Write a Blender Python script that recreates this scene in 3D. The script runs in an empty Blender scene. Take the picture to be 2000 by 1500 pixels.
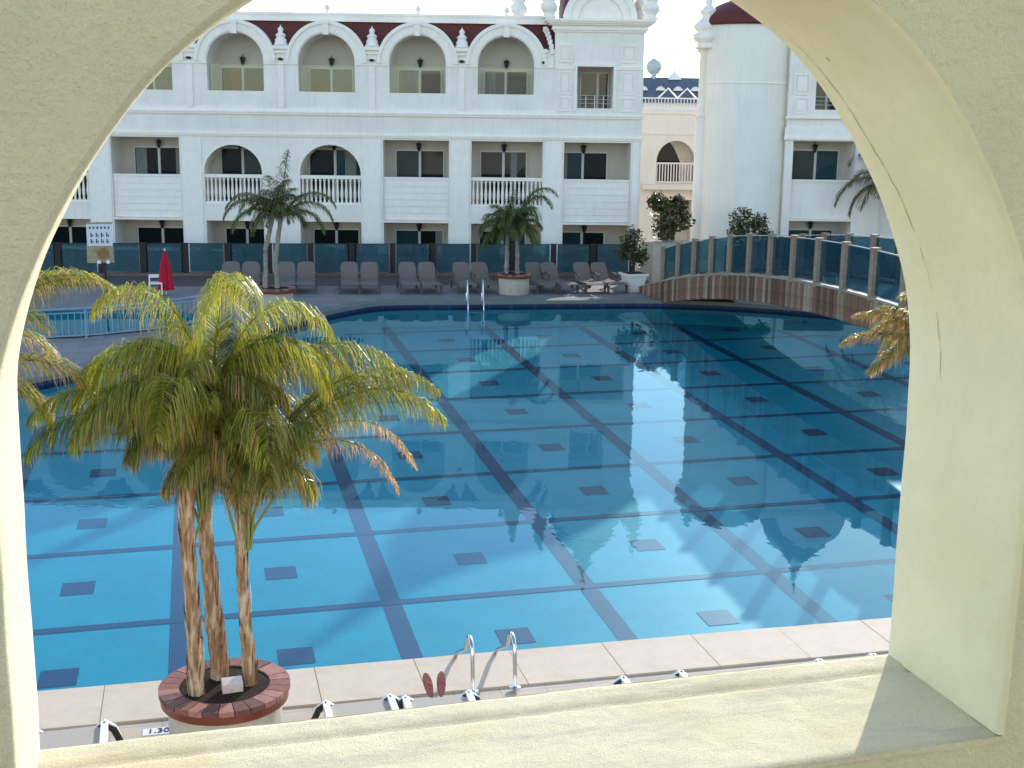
import bpy, math, random
from mathutils import Vector, Matrix, noise
from mathutils.geometry import tessellate_polygon
random.seed(7)
R = math.radians
S = bpy.context.scene
COL = S.collection

# ------------------------------------------------------------------ camera
EYE = Vector((0, 0, 5.6))
pitch, roll, yaw = 0.2055, 0.0134, -0.2412
fw = Vector((0, math.cos(pitch), -math.sin(pitch))); up0 = Vector((0, math.sin(pitch), math.cos(pitch)))
rt0 = Vector((1, 0, 0))
rt = math.cos(roll) * rt0 + math.sin(roll) * up0
up = -math.sin(roll) * rt0 + math.cos(roll) * up0
RZ = Matrix.Rotation(yaw, 3, 'Z')
rt, up, fw = RZ @ rt, RZ @ up, RZ @ fw
cd = bpy.data.cameras.new('camera'); cam = bpy.data.objects.new('camera', cd); COL.objects.link(cam)
M = Matrix((rt, up, -fw)).transposed().to_4x4(); M.translation = EYE
cam.matrix_world = M
cd.sensor_width = 36; cd.lens = 36 * 2522.4 / 2000
cd.clip_start = 0.05; cd.clip_end = 2000
S.camera = cam

# ------------------------------------------------------------------ light
SUN_AZ = R(53.5)      # from +X towards +Y
SUN_EL = R(20.5)
W = bpy.data.worlds.new('World'); S.world = W; W.use_nodes = True
nt = W.node_tree; nt.nodes.clear()
sky = nt.nodes.new('ShaderNodeTexSky'); sky.sky_type = 'NISHITA'; sky.sun_disc = False
sky.sun_elevation = SUN_EL; sky.sun_rotation = math.pi / 2 - SUN_AZ
sky.air_density = 1.0; sky.dust_density = 0.35; sky.ozone_density = 1.0
bg = nt.nodes.new('ShaderNodeBackground'); bg.inputs[1].default_value = 0.15
wo = nt.nodes.new('ShaderNodeOutputWorld')
nt.links.new(sky.outputs[0], bg.inputs[0]); nt.links.new(bg.outputs[0], wo.inputs[0])
sd = bpy.data.lights.new('sun', 'SUN'); sd.energy = 2.05; sd.angle = R(0.5); sd.color = (1, 0.95, 0.88)
sun = bpy.data.objects.new('sun', sd); COL.objects.link(sun)
sdir = Vector((math.cos(SUN_AZ) * math.cos(SUN_EL), math.sin(SUN_AZ) * math.cos(SUN_EL), math.sin(SUN_EL)))
sun.rotation_euler = sdir.to_track_quat('Z', 'Y').to_euler(); sun.location = (20, 30, 30)
vs = S.view_settings; vs.view_transform = 'Standard'; vs.look = 'None'; vs.exposure = 1.42; vs.gamma = 1
vs.use_curve_mapping = False

# ------------------------------------------------------------------ helpers
def tag(o, label=None, cat=None, group=None, kind=None):
    if label: o['label'] = label
    if cat: o['category'] = cat
    if group: o['group'] = group
    if kind: o['kind'] = kind
    return o

def empty(name, loc=(0, 0, 0), rz=0, label=None, cat=None, group=None, kind=None, parent=None):
    o = bpy.data.objects.new(name, None); COL.objects.link(o)
    o.location = loc; o.rotation_euler = (0, 0, rz); o.empty_display_size = .2
    if parent: o.parent = parent
    return tag(o, label, cat, group, kind)

class MB:
    def __init__(s): s.v = []; s.f = []; s.c = []
    def q(s, *pts):
        i = len(s.v); s.v += [tuple(p) for p in pts]; s.f.append(tuple(range(i, i + len(pts))))
    def box(s, x0, x1, y0, y1, z0, z1):
        i = len(s.v)
        s.v += [(x0,y0,z0),(x1,y0,z0),(x1,y1,z0),(x0,y1,z0),(x0,y0,z1),(x1,y0,z1),(x1,y1,z1),(x0,y1,z1)]
        s.f += [tuple(i+k for k in t) for t in ((0,3,2,1),(4,5,6,7),(0,1,5,4),(1,2,6,5),(2,3,7,6),(3,0,4,7))]
        return s
    def obox(s, c, ax, ay, az, hx, hy, hz):
        i = len(s.v); c = Vector(c); ax = Vector(ax).normalized(); ay = Vector(ay).normalized(); az = Vector(az).normalized()
        for sz in (-1, 1):
            for sx, sy in ((-1,-1),(1,-1),(1,1),(-1,1)):
                s.v.append(tuple(c + ax*hx*sx + ay*hy*sy + az*hz*sz))
        s.f += [tuple(i+k for k in t) for t in ((0,3,2,1),(4,5,6,7),(0,1,5,4),(1,2,6,5),(2,3,7,6),(3,0,4,7))]
        return s
    def tube(s, pts, rad, n=8, cap=True):
        pts = [Vector(p) for p in pts]; m = len(pts)
        rads = rad if isinstance(rad, (list, tuple)) else [rad]*m
        base = len(s.v); ref = Vector((0.13, 0.31, 0.94))
        for k in range(m):
            d = (pts[min(k+1, m-1)] - pts[max(k-1, 0)]).normalized()
            if abs(d.dot(ref)) > .95: ref = Vector((0.95, 0.2, 0.1))
            a = d.cross(ref).normalized(); b = d.cross(a).normalized()
            for j in range(n):
                t = 2*math.pi*j/n
                s.v.append(tuple(pts[k] + (a*math.cos(t) + b*math.sin(t))*rads[k]))
        for k in range(m-1):
            for j in range(n):
                s.f.append((base+k*n+j, base+k*n+(j+1) % n, base+(k+1)*n+(j+1) % n, base+(k+1)*n+j))
        if cap:
            s.f.append(tuple(base+j for j in range(n))); s.f.append(tuple(base+(m-1)*n+j for j in reversed(range(n))))
        return s
    def lathe(s, prof, c=(0,0,0), n=20, sx=1, sy=1, a0=0, a1=2*math.pi):
        base = len(s.v); full = abs(a1-a0-2*math.pi) < 1e-6; nn = n if full else n+1
        for r, z in prof:
            for j in range(nn):
                t = a0 + (a1-a0)*j/n
                s.v.append((c[0]+r*math.cos(t)*sx, c[1]+r*math.sin(t)*sy, c[2]+z))
        for k in range(len(prof)-1):
            for j in range(n):
                j2 = (j+1) % nn
                s.f.append((base+k*nn+j, base+k*nn+j2, base+(k+1)*nn+j2, base+(k+1)*nn+j))
        if full:
            if prof[0][0] > 1e-4: s.f.append(tuple(base+j for j in reversed(range(n))))
            if prof[-1][0] > 1e-4: s.f.append(tuple(base+(len(prof)-1)*nn+j for j in range(n)))
        return s
    def poly(s, outer, z, holes=(), flip=False):
        loops = [[Vector((p[0], p[1], 0)) for p in outer]] + [[Vector((p[0], p[1], 0)) for p in h] for h in holes]
        flat = [p for l in loops for p in l]; i = len(s.v)
        s.v += [(p.x, p.y, z) for p in flat]
        for t in tessellate_polygon(loops):
            a, b, c = (flat[k] for k in t)
            n = (b-a).cross(c-a).z
            s.f.append(tuple(i+k for k in (t if (n > 0) != flip else reversed(t))))
        return s
    def skirt(s, loop, z0, z1, outward=True):
        n = len(loop)
        for k in range(n):
            a, b = loop[k], loop[(k+1) % n]
            s.q((a[0],a[1],z0),(b[0],b[1],z0),(b[0],b[1],z1),(a[0],a[1],z1))
        return s
    def mesh(s, name, mat, smooth=False):
        me = bpy.data.meshes.new(name); me.from_pydata(s.v, [], s.f)
        for m in (mat if isinstance(mat, (list, tuple)) else [mat]): me.materials.append(m)
        if s.c:
            ca = me.color_attributes.new('tint', 'FLOAT_COLOR', 'POINT')
            ca.data.foreach_set('color', [x for c in s.c for x in c])
        if smooth: me.polygons.foreach_set('use_smooth', [True]*len(me.polygons))
        me.update(); return me
    def build(s, name, mat, parent=None, smooth=False, **k):
        o = bpy.data.objects.new(name, s.mesh(name, mat, smooth)); COL.objects.link(o)
        if parent: o.parent = parent
        return tag(o, **k)

def inst(name, me, parent, loc=(0,0,0), rz=0, **k):
    o = bpy.data.objects.new(name, me); COL.objects.link(o); o.parent = parent; o.location = loc; o.rotation_euler = (0,0,rz)
    return tag(o, **k)

def copy_tree(o, parent=None):
    c = o.copy(); COL.objects.link(c); c.parent = parent
    for ch in list(o.children): copy_tree(ch, c)
    return c

def smooth_angle(o, ang=40):
    me = o.data
    me.polygons.foreach_set('use_smooth', [True]*len(me.polygons))
    try: me.set_sharp_from_angle(angle=R(ang))
    except Exception: pass

# ------------------------------------------------------------------ materials
def mat(name, col, rough=.8, spec=.3, metal=0, var=.0, vscale=3, bump=0, bscale=60, stain=None, stain_scale=1.2, stain_amt=.5, streak=0, stretch=1):
    m = bpy.data.materials.new(name); m.use_nodes = True; n = m.node_tree; nd = n.nodes; L = n.links
    b = nd['Principled BSDF']; b.inputs['Roughness'].default_value = rough
    b.inputs['Specular IOR Level'].default_value = spec; b.inputs['Metallic'].default_value = metal
    b.inputs['Base Color'].default_value = (*col, 1)
    tc_ = nd.new('ShaderNodeTexCoord'); out = None
    mp0 = nd.new('ShaderNodeMapping'); mp0.inputs['Scale'].default_value = (1, 1, stretch); L.new(tc_.outputs['Object'], mp0.inputs[0])
    class tc: outputs = {'Object': mp0.outputs[0]}
    if var or stain:
        nz = nd.new('ShaderNodeTexNoise'); nz.inputs['Scale'].default_value = vscale; nz.inputs['Detail'].default_value = 6
        nz.inputs['Roughness'].default_value = .65
        L.new(tc.outputs['Object'], nz.inputs['Vector'])
        mr = nd.new('ShaderNodeMapRange'); mr.inputs[1].default_value = .3; mr.inputs[2].default_value = .7
        mr.inputs[3].default_value = 1-var; mr.inputs[4].default_value = 1+var
        L.new(nz.outputs[0], mr.inputs[0])
        mx = nd.new('ShaderNodeMix'); mx.data_type = 'RGBA'; mx.blend_type = 'MULTIPLY'; mx.inputs[0].default_value = 1
        mx.inputs[6].default_value = (*col, 1); L.new(mr.outputs[0], mx.inputs[7]); out = mx.outputs[2]
        if stain:
            n2 = nd.new('ShaderNodeTexNoise'); n2.inputs['Scale'].default_value = stain_scale; n2.inputs['Detail'].default_value = 5
            L.new(tc.outputs['Object'], n2.inputs['Vector'])
            r2 = nd.new('ShaderNodeMapRange'); r2.inputs[1].default_value = .45; r2.inputs[2].default_value = .68
            r2.inputs[3].default_value = 0; r2.inputs[4].default_value = stain_amt; L.new(n2.outputs[0], r2.inputs[0])
            m2 = nd.new('ShaderNodeMix'); m2.data_type = 'RGBA'; L.new(r2.outputs[0], m2.inputs[0]); L.new(out, m2.inputs[6])
            m2.inputs[7].default_value = (*stain, 1); out = m2.outputs[2]
        if streak:   # faint rain streaks running down the wall
            mp = nd.new('ShaderNodeMapping'); mp.inputs['Scale'].default_value = (5, 5, .35); L.new(tc.outputs['Object'], mp.inputs[0])
            n3 = nd.new('ShaderNodeTexNoise'); n3.inputs['Scale'].default_value = 1.6; n3.inputs['Detail'].default_value = 6; n3.inputs['Roughness'].default_value = .7
            L.new(mp.outputs[0], n3.inputs['Vector'])
            r3 = nd.new('ShaderNodeMapRange'); r3.inputs[1].default_value = .5; r3.inputs[2].default_value = .75; r3.inputs[3].default_value = 1; r3.inputs[4].default_value = 1-streak*1.8
            L.new(n3.outputs[0], r3.inputs[0])
            m3 = nd.new('ShaderNodeMix'); m3.data_type = 'RGBA'; m3.blend_type = 'MULTIPLY'; m3.inputs[0].default_value = 1
            L.new(out, m3.inputs[6]); L.new(r3.outputs[0], m3.inputs[7]); out = m3.outputs[2]
        L.new(out, b.inputs['Base Color'])
    if bump:
        nb = nd.new('ShaderNodeTexNoise'); nb.inputs['Scale'].default_value = bscale; nb.inputs['Detail'].default_value = 5
        L.new(tc.outputs['Object'], nb.inputs['Vector'])
        bp = nd.new('ShaderNodeBump'); bp.inputs['Strength'].default_value = bump; bp.inputs['Distance'].default_value = .01
        L.new(nb.outputs[0], bp.inputs['Height']); L.new(bp.outputs[0], b.inputs['Normal'])
    return m

def plaster(name, col, grain, gscale, bump, dist, stain=None, speck=.12, grey=None):
    """rough cast plaster: coarse grain, speckle and large stains"""
    m = bpy.data.materials.new(name); m.use_nodes = True; n = m.node_tree; nd = n.nodes; L = n.links
    b = nd['Principled BSDF']; b.inputs['Roughness'].default_value = .92; b.inputs['Specular IOR Level'].default_value = .12
    tc = nd.new('ShaderNodeTexCoord')
    def nz(sc, det=4, rg=.6):
        t = nd.new('ShaderNodeTexNoise'); t.inputs['Scale'].default_value = sc; t.inputs['Detail'].default_value = det
        t.inputs['Roughness'].default_value = rg; L.new(tc.outputs['Object'], t.inputs['Vector']); return t.outputs[0]
    def rng(src, a, b_, c, d):
        r = nd.new('ShaderNodeMapRange'); r.inputs[1].default_value = a; r.inputs[2].default_value = b_
        r.inputs[3].default_value = c; r.inputs[4].default_value = d; L.new(src, r.inputs[0]); return r.outputs[0]
    def mul(a, b_):
        x = nd.new('ShaderNodeMix'); x.data_type = 'RGBA'; x.blend_type = 'MULTIPLY'; x.inputs[0].default_value = 1
        if isinstance(a, tuple): x.inputs[6].default_value = (*a, 1)
        else: L.new(a, x.inputs[6])
        L.new(b_, x.inputs[7]); return x.outputs[2]
    c = mul(col, rng(nz(4, 6), .3, .7, .93, 1.05))
    c = mul(c, rng(nz(gscale, 3, .7), .32, .5, 1-speck, 1.0))
    if stain:
        x = nd.new('ShaderNodeMix'); x.data_type = 'RGBA'; L.new(rng(nz(3.2, 6), .46, .66, 0, .65), x.inputs[0]); L.new(c, x.inputs[6])
        x.inputs[7].default_value = (*stain, 1); c = x.outputs[2]
    if grey:
        mp = nd.new('ShaderNodeMapping'); mp.inputs['Scale'].default_value = (1.1, 5, 1); L.new(tc.outputs['Object'], mp.inputs[0])
        t = nd.new('ShaderNodeTexNoise'); t.inputs['Scale'].default_value = 3.0; t.inputs['Detail'].default_value = 8; t.inputs['Roughness'].default_value = .7
        L.new(mp.outputs[0], t.inputs['Vector'])
        x = nd.new('ShaderNodeMix'); x.data_type = 'RGBA'; L.new(rng(t.outputs[0], .50, .66, 0, .55), x.inputs[0]); L.new(c, x.inputs[6])
        x.inputs[7].default_value = (*grey, 1); c = x.outputs[2]
    # sparse dark specks
    vo = nd.new('ShaderNodeTexVoronoi'); vo.inputs['Scale'].default_value = gscale*.09; L.new(tc.outputs['Object'], vo.inputs['Vector'])
    c = mul(c, rng(vo.outputs['Distance'], .018, .034, .6, 1.0))
    L.new(c, b.inputs['Base Color'])
    bp = nd.new('ShaderNodeBump'); bp.inputs['Strength'].default_value = bump; bp.inputs['Distance'].default_value = dist
    L.new(nz(gscale, 4, .7), bp.inputs['Height'])
    b2 = nd.new('ShaderNodeBump'); b2.inputs['Strength'].default_value = .5; b2.inputs['Distance'].default_value = .012
    L.new(nz(14, 3), b2.inputs['Height']); L.new(bp.outputs[0], b2.inputs['Normal']); L.new(b2.outputs[0], b.inputs['Normal'])
    return m

def schlick(nd, L, f0, normal=None):
    lw = nd.new('ShaderNodeLayerWeight'); lw.inputs['Blend'].default_value = .5
    if normal: L.new(normal, lw.inputs['Normal'])
    p = nd.new('ShaderNodeMath'); p.operation = 'POWER'; p.inputs[1].default_value = 5; L.new(lw.outputs['Facing'], p.inputs[0])
    m = nd.new('ShaderNodeMath'); m.operation = 'MULTIPLY_ADD'; m.inputs[1].default_value = 1-f0; m.inputs[2].default_value = f0; m.use_clamp = True
    L.new(p.outputs[0], m.inputs[0]); return m.outputs[0]

def glass(name, tint, ior=1.45, body=None, bamt=0.0, rough=0.0, extra=0.0, bump=0):
    m = bpy.data.materials.new(name); m.use_nodes = True; n = m.node_tree; nd = n.nodes; L = n.links; nd.clear()
    o = nd.new('ShaderNodeOutputMaterial'); t = nd.new('ShaderNodeBsdfTransparent'); t.inputs[0].default_value = (*tint, 1)
    g = nd.new('ShaderNodeBsdfGlossy'); g.inputs['Roughness'].default_value = rough
    f = schlick(nd, L, .05)
    a = nd.new('ShaderNodeMath'); a.operation = 'ADD'; a.inputs[1].default_value = extra; a.use_clamp = True
    x = nd.new('ShaderNodeMixShader'); L.new(f, a.inputs[0]); L.new(a.outputs[0], x.inputs[0])
    src = t.outputs[0]
    if body:
        df = nd.new('ShaderNodeBsdfDiffuse'); df.inputs[0].default_value = (*body, 1); y = nd.new('ShaderNodeMixShader')
        tc = nd.new('ShaderNodeTexCoord'); nz = nd.new('ShaderNodeTexNoise'); nz.inputs['Scale'].default_value = 2.5; nz.inputs['Detail'].default_value = 5
        mr = nd.new('ShaderNodeMapRange'); mr.inputs[1].default_value = .3; mr.inputs[2].default_value = .7; mr.inputs[3].default_value = bamt*.8; mr.inputs[4].default_value = min(1, bamt*1.2)
        L.new(tc.outputs['Object'], nz.inputs['Vector']); L.new(nz.outputs[0], mr.inputs[0]); L.new(mr.outputs[0], y.inputs[0])
        L.new(src, y.inputs[1]); L.new(df.outputs[0], y.inputs[2]); src = y.outputs[0]
    L.new(src, x.inputs[1]); L.new(g.outputs[0], x.inputs[2]); L.new(x.outputs[0], o.inputs[0])
    return m

def window_glass(name, col, rough=.05):
    m = bpy.data.materials.new(name); m.use_nodes = True; nd = m.node_tree.nodes
    b = nd['Principled BSDF']; b.inputs['Base Color'].default_value = (*col, 1); b.inputs['Roughness'].default_value = rough
    b.inputs['Specular IOR Level'].default_value = .32
    return m

def leaf_mat(name, green, yellow, brown, transl=.45):
    m = bpy.data.materials.new(name); m.use_nodes = True; n = m.node_tree; nd = n.nodes; L = n.links; nd.clear()
    o = nd.new('ShaderNodeOutputMaterial'); at = nd.new('ShaderNodeAttribute'); at.attribute_name = 'tint'
    sp = nd.new('ShaderNodeSeparateColor'); L.new(at.outputs['Color'], sp.inputs[0])
    a = nd.new('ShaderNodeMix'); a.data_type = 'RGBA'; a.inputs[6].default_value = (*green, 1); a.inputs[7].default_value = (*yellow, 1)
    L.new(sp.outputs[0], a.inputs[0])
    b = nd.new('ShaderNodeMix'); b.data_type = 'RGBA'; b.inputs[7].default_value = (*brown, 1)
    L.new(a.outputs[2], b.inputs[6]); L.new(sp.outputs[1], b.inputs[0])
    d = nd.new('ShaderNodeBsdfPrincipled'); L.new(b.outputs[2], d.inputs['Base Color']); d.inputs['Roughness'].default_value = .38
    d.inputs['Specular IOR Level'].default_value = .5
    t = nd.new('ShaderNodeBsdfTranslucent'); hs = nd.new('ShaderNodeHueSaturation'); hs.inputs['Value'].default_value = 1.7
    L.new(b.outputs[2], hs.inputs['Color']); L.new(hs.outputs[0], t.inputs[0])
    x = nd.new('ShaderNodeMixShader'); x.inputs[0].default_value = transl
    L.new(d.outputs[0], x.inputs[1]); L.new(t.outputs[0], x.inputs[2]); L.new(x.outputs[0], o.inputs[0])
    return m

WHITE = mat('white_paint_wall', (.86, .775, .685), .7, .2, var=.06, vscale=1.3, bump=.15, bscale=25, stain=(.62, .58, .52), stain_scale=.5, stain_amt=.35, streak=.06)
WHITE_TRIM = mat('white_trim', (.88, .80, .71), .6, .3, var=.05, vscale=5, streak=.03)
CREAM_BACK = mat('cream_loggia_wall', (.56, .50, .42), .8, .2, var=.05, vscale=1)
CREAM_WALL = mat('warm_white_wall', (.84, .78, .67), .75, .2, streak=.05, var=.06, vscale=.8, stain=(.7, .66, .55), stain_scale=.4, stain_amt=.3)
RED_ROOF = mat('dark_red_roof', (.115, .026, .020), .6, .3, var=.3, vscale=14, bump=.6, bscale=40)
SLATE = mat('slate_blue_roof', (.105, .13, .165), .7, .3, var=.3, vscale=8)
DARKMETAL = mat('dark_metal', (.02, .02, .022), .5, .4)
FENCE_POST = mat('dark_brown_post', (.025, .018, .016), .6, .3)
ALU = mat('pale_window_frame', (.62, .58, .52), .5, .4)
STEEL = mat('polished_steel', (.62, .62, .62), .16, .5, metal=1)
WOOD_POST = mat('weathered_post_wood', (.31, .22, .15), .75, .2, var=.25, vscale=9, bump=.3, bscale=30)
CHROME_W = mat('pale_metal', (.6, .62, .62), .35, .5, metal=.6)
PLASTIC_W = mat('white_plastic', (.82, .81, .79), .35, .5)
SLING = mat('taupe_sling_fabric', (.185, .145, .125), .85, .2, var=.12, vscale=40)
SLING_N = mat('grey_sling_fabric', (.42, .375, .32), .85, .2, var=.1, vscale=60)
LOUNGE_FRAME = mat('dark_taupe_frame', (.085, .075, .07), .5, .3)
BLUE_RAIL = mat('light_blue_rail_paint', (.20, .34, .44), .45, .4)
SOIL = mat('dark_soil', (.035, .025, .018), .95, .1, var=.5, vscale=30, bump=1, bscale=50)
CONCRETE_POT = mat('rough_beige_concrete', (.48, .42, .33), .9, .1, var=.15, vscale=9, bump=.6, bscale=60)
POT_WHITE = mat('cream_pot', (.72, .66, .60), .7, .3, var=.06, vscale=5)
DEPTH_TILE = mat('white_marker_tile', (.72, .70, .70), .4, .4, var=.05, vscale=20)
INK = mat('dark_blue_ink', (.03, .035, .07), .6, .2)
REDCLOTH = mat('red_parasol_cloth', (.52, .02, .05), .8, .2, var=.2, vscale=12)
SANDAL = mat('rust_brown_sandal', (.34, .12, .10), .7, .3, var=.35, vscale=60)
BARK = mat('fibrous_palm_bark', (.30, .18, .10), .95, .1, var=.5, vscale=30, bump=1, bscale=70, stain=(.66, .52, .38), stain_scale=24, stain_amt=.9, stretch=.16)
BARK_FAR = mat('pale_palm_bark', (.30, .25, .20), .95, .1, var=.35, vscale=10)
PETIOLE = mat('green_petiole', (.17, .2, .05), .5, .4, var=.2, vscale=9)
LEAF = leaf_mat('sunlit_palm_leaf', (.05, .095, .014), (.36, .35, .03), (.48, .25, .11), .5)
LEAF_FAR = leaf_mat('dark_palm_leaf', (.06, .10, .022), (.17, .20, .035), (.20, .12, .06), .35)
LEAF_BUSH = leaf_mat('shrub_leaf', (.035, .05, .014), (.12, .11, .03), (.25, .10, .035), .25)
INNER = plaster('ochre_green_plaster', (.745, .69, .485), 1, 80, .8, .009, speck=.05)
REVEAL = plaster('smooth_cream_plaster', (.88, .80, .55), 1, 60, .22, .004, speck=.03, stain=(.80, .73, .47))
SILLM = plaster('rough_cream_render', (.86, .775, .55), 1, 300, 1.0, .0045, grey=(.52, .50, .40), stain=(.78, .63, .34), speck=.22)
LEFTREV = plaster('rough_pale_render', (.74, .70, .54), 1, 280, .8, .004, speck=.16)
CRACK = mat('crack_shadow_line', (.17, .16, .10), .95, .05)

def tiles(name, col, col2, sx, sy, mort, mcol, rough=.6, var=.1, rot=0):
    m = bpy.data.materials.new(name); m.use_nodes = True; n = m.node_tree; nd = n.nodes; L = n.links
    b = nd['Principled BSDF']; b.inputs['Roughness'].default_value = rough; b.inputs['Specular IOR Level'].default_value = .3
    tc = nd.new('ShaderNodeTexCoord'); mp = nd.new('ShaderNodeMapping'); mp.inputs['Rotation'].default_value = (0, 0, rot)
    L.new(tc.outputs['Object'], mp.inputs[0])
    br = nd.new('ShaderNodeTexBrick'); br.offset = 0; br.inputs['Scale'].default_value = 1
    br.inputs['Brick Width'].default_value = sx; br.inputs['Row Height'].default_value = sy; br.inputs['Mortar Size'].default_value = mort
    br.inputs['Color1'].default_value = (*col, 1); br.inputs['Color2'].default_value = (*col2, 1); br.inputs['Mortar'].default_value = (*mcol, 1)
    L.new(mp.outputs[0], br.inputs['Vector'])
    nz = nd.new('ShaderNodeTexNoise'); nz.inputs['Scale'].default_value = 1.6; nz.inputs['Detail'].default_value = 7; L.new(tc.outputs['Object'], nz.inputs['Vector'])
    mr = nd.new('ShaderNodeMapRange'); mr.inputs[1].default_value = .3; mr.inputs[2].default_value = .7; mr.inputs[3].default_value = 1-var; mr.inputs[4].default_value = 1+var
    L.new(nz.outputs[0], mr.inputs[0])
    x = nd.new('ShaderNodeMix'); x.data_type = 'RGBA'; x.blend_type = 'MULTIPLY'; x.inputs[0].default_value = 1
    L.new(br.outputs[0], x.inputs[6]); L.new(mr.outputs[0], x.inputs[7]); L.new(x.outputs[2], b.inputs['Base Color'])
    return m
PAVING = tiles('beige_paving', (.50, .42, .32), (.46, .385, .30), .45, .45, .006, (.33, .29, .25), .75, .12)
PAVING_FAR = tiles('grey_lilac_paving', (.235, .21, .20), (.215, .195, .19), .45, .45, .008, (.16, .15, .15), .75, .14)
COPING = mat('pale_stone_coping', (.55, .455, .33), .75, .25, var=.1, vscale=5, bump=.2, bscale=60, stain=(.62, .50, .42), stain_scale=2, stain_amt=.5)
POOL_FLOOR_M = tiles('turquoise_mosaic', (.004, .24, .295), (.007, .27, .325), .05, .05, .0035, (.009, .25, .31), .5, .09)
POOL_DARK = tiles('navy_mosaic', (.006, .012, .05), (.013, .018, .06), .033, .066, .006, (.02, .045, .12), .5, .1)
GROUND = mat('courtyard_ground', (.30, .27, .23), .9, .1, var=.2, vscale=1)

def water_mat():
    m = bpy.data.materials.new('pool_water'); m.use_nodes = True; n = m.node_tree; nd = n.nodes; L = n.links; nd.clear()
    o = nd.new('ShaderNodeOutputMaterial'); t = nd.new('ShaderNodeBsdfTransparent'); t.inputs[0].default_value = (.78, .97, 1, 1)
    g = nd.new('ShaderNodeBsdfGlossy'); g.inputs['Roughness'].default_value = 0.0; g.inputs[0].default_value = (.28, .46, .56, 1)
    tc = nd.new('ShaderNodeTexCoord'); mp = nd.new('ShaderNodeMapping'); mp.inputs['Scale'].default_value = (1, .8, 1)
    L.new(tc.outputs['Object'], mp.inputs[0])
    n1 = nd.new('ShaderNodeTexNoise'); n1.inputs['Scale'].default_value = 2.2; n1.inputs['Detail'].default_value = 3; n1.inputs['Roughness'].default_value = .5
    n2 = nd.new('ShaderNodeTexNoise'); n2.inputs['Scale'].default_value = .25; n2.inputs['Detail'].default_value = 1
    L.new(mp.outputs[0], n1.inputs['Vector']); L.new(mp.outputs[0], n2.inputs['Vector'])
    # ripples come in patches
    mr = nd.new('ShaderNodeMapRange'); mr.inputs[1].default_value = .42; mr.inputs[2].default_value = .62; mr.inputs[3].default_value = .12; mr.inputs[4].default_value = 1
    L.new(n2.outputs[0], mr.inputs[0])
    mu = nd.new('ShaderNodeMath'); mu.operation = 'MULTIPLY'; L.new(n1.outputs[0], mu.inputs[0]); L.new(mr.outputs[0], mu.inputs[1])
    bp = nd.new('ShaderNodeBump'); bp.inputs['Strength'].default_value = 1; bp.inputs['Distance'].default_value = .0026
    L.new(mu.outputs[0], bp.inputs['Height'])
    f = schlick(nd, L, .02, bp.outputs[0]); L.new(bp.outputs[0], g.inputs['Normal'])
    x = nd.new('ShaderNodeMixShader'); L.new(f, x.inputs[0]); L.new(t.outputs[0], x.inputs[1]); L.new(g.outputs[0], x.inputs[2]); L.new(x.outputs[0], o.inputs[0])
    return m
WATER = water_mat()
TEAL = glass('teal_tinted_glass', (.30, .50, .56), 1.5, (.06, .125, .145), .6, extra=.0)
BR_GLASS = glass('blue_bridge_glass', (.42, .62, .68), 1.5, (.04, .10, .135), .24, extra=.02)
CLEAR = glass('clear_balcony_glass', (.88, .92, .90), 1.5, extra=-.03)
WG = [window_glass('dark_window_pane', (.012, .016, .018)), window_glass('grey_green_window_pane', (.055, .07, .065)),
      window_glass('teal_window_pane', (.02, .06, .07)), window_glass('curtained_window_pane', (.11, .13, .12))]
CURTAIN = mat('grey_net_curtain', (.24, .25, .23), .9, .1, var=.1, vscale=8)
WG_BROWN = window_glass('brown_curtain_pane', (.22, .11, .04), .3)

# ================================================================== the setting
pool = [(-14, 12.12), (26, 12.12), (26, 24.5), (21.5, 29.6), (18.6, 33.0), (16.2, 35.3), (13.8, 36.55), (11, 36.85), (8.2, 37.1), (5.4, 37.45), (4.5, 36.9),
        (3.5, 35.8), (1.6, 33.3), (-.3, 31.0), (-1.9, 29.0), (-3.5, 27.3), (-6.5, 25.2), (-14, 22.5)]
def chaikin(l, keep):
    out = []
    n = len(l)
    for i in range(n):
        a, b = Vector(l[i]), Vector(l[(i+1) % n])
        if keep(l[i]): out.append(tuple(a))
        else: pass
        if not keep(l[i]): out.append(tuple(a*.75 + b*.25))
        if not keep(l[(i+1) % n]): out.append(tuple(a*.25 + b*.75))
    return out
kp = lambda p: abs(p[1]-12.12) < 1e-3 or abs(p[0]) >= 14 and p[0] < 0 or p[0] >= 26
pool = chaikin(chaikin(pool, kp), kp)
pool2 = [(-14, 32.9), (-3.0, 32.9), (-.8, 33.9), (.2, 35.4), (-.6, 37.0), (-2.6, 37.4), (-14, 37.2)]
DZ = .15
deck_outer = [(-26, 2.08), (40, 2.2), (40, 45.0), (14.9, 42.6), (13.4, 42.80), (-1.73, 44.80), (-26, 48.0)]
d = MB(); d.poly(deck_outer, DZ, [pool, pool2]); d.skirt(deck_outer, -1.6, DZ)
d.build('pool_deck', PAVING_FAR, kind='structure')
d = MB(); d.q((-26, 2.085, DZ+.004), (40, 2.205, DZ+.004), (40, 11.45, DZ+.004), (-26, 11.45, DZ+.004)); d.build('near_deck', PAVING, kind='structure')
g = MB(); g.poly([(-400, -300), (500, -300), (500, 700), (-400, 700)], -1.6); g.build('ground', GROUND, kind='structure')

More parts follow.
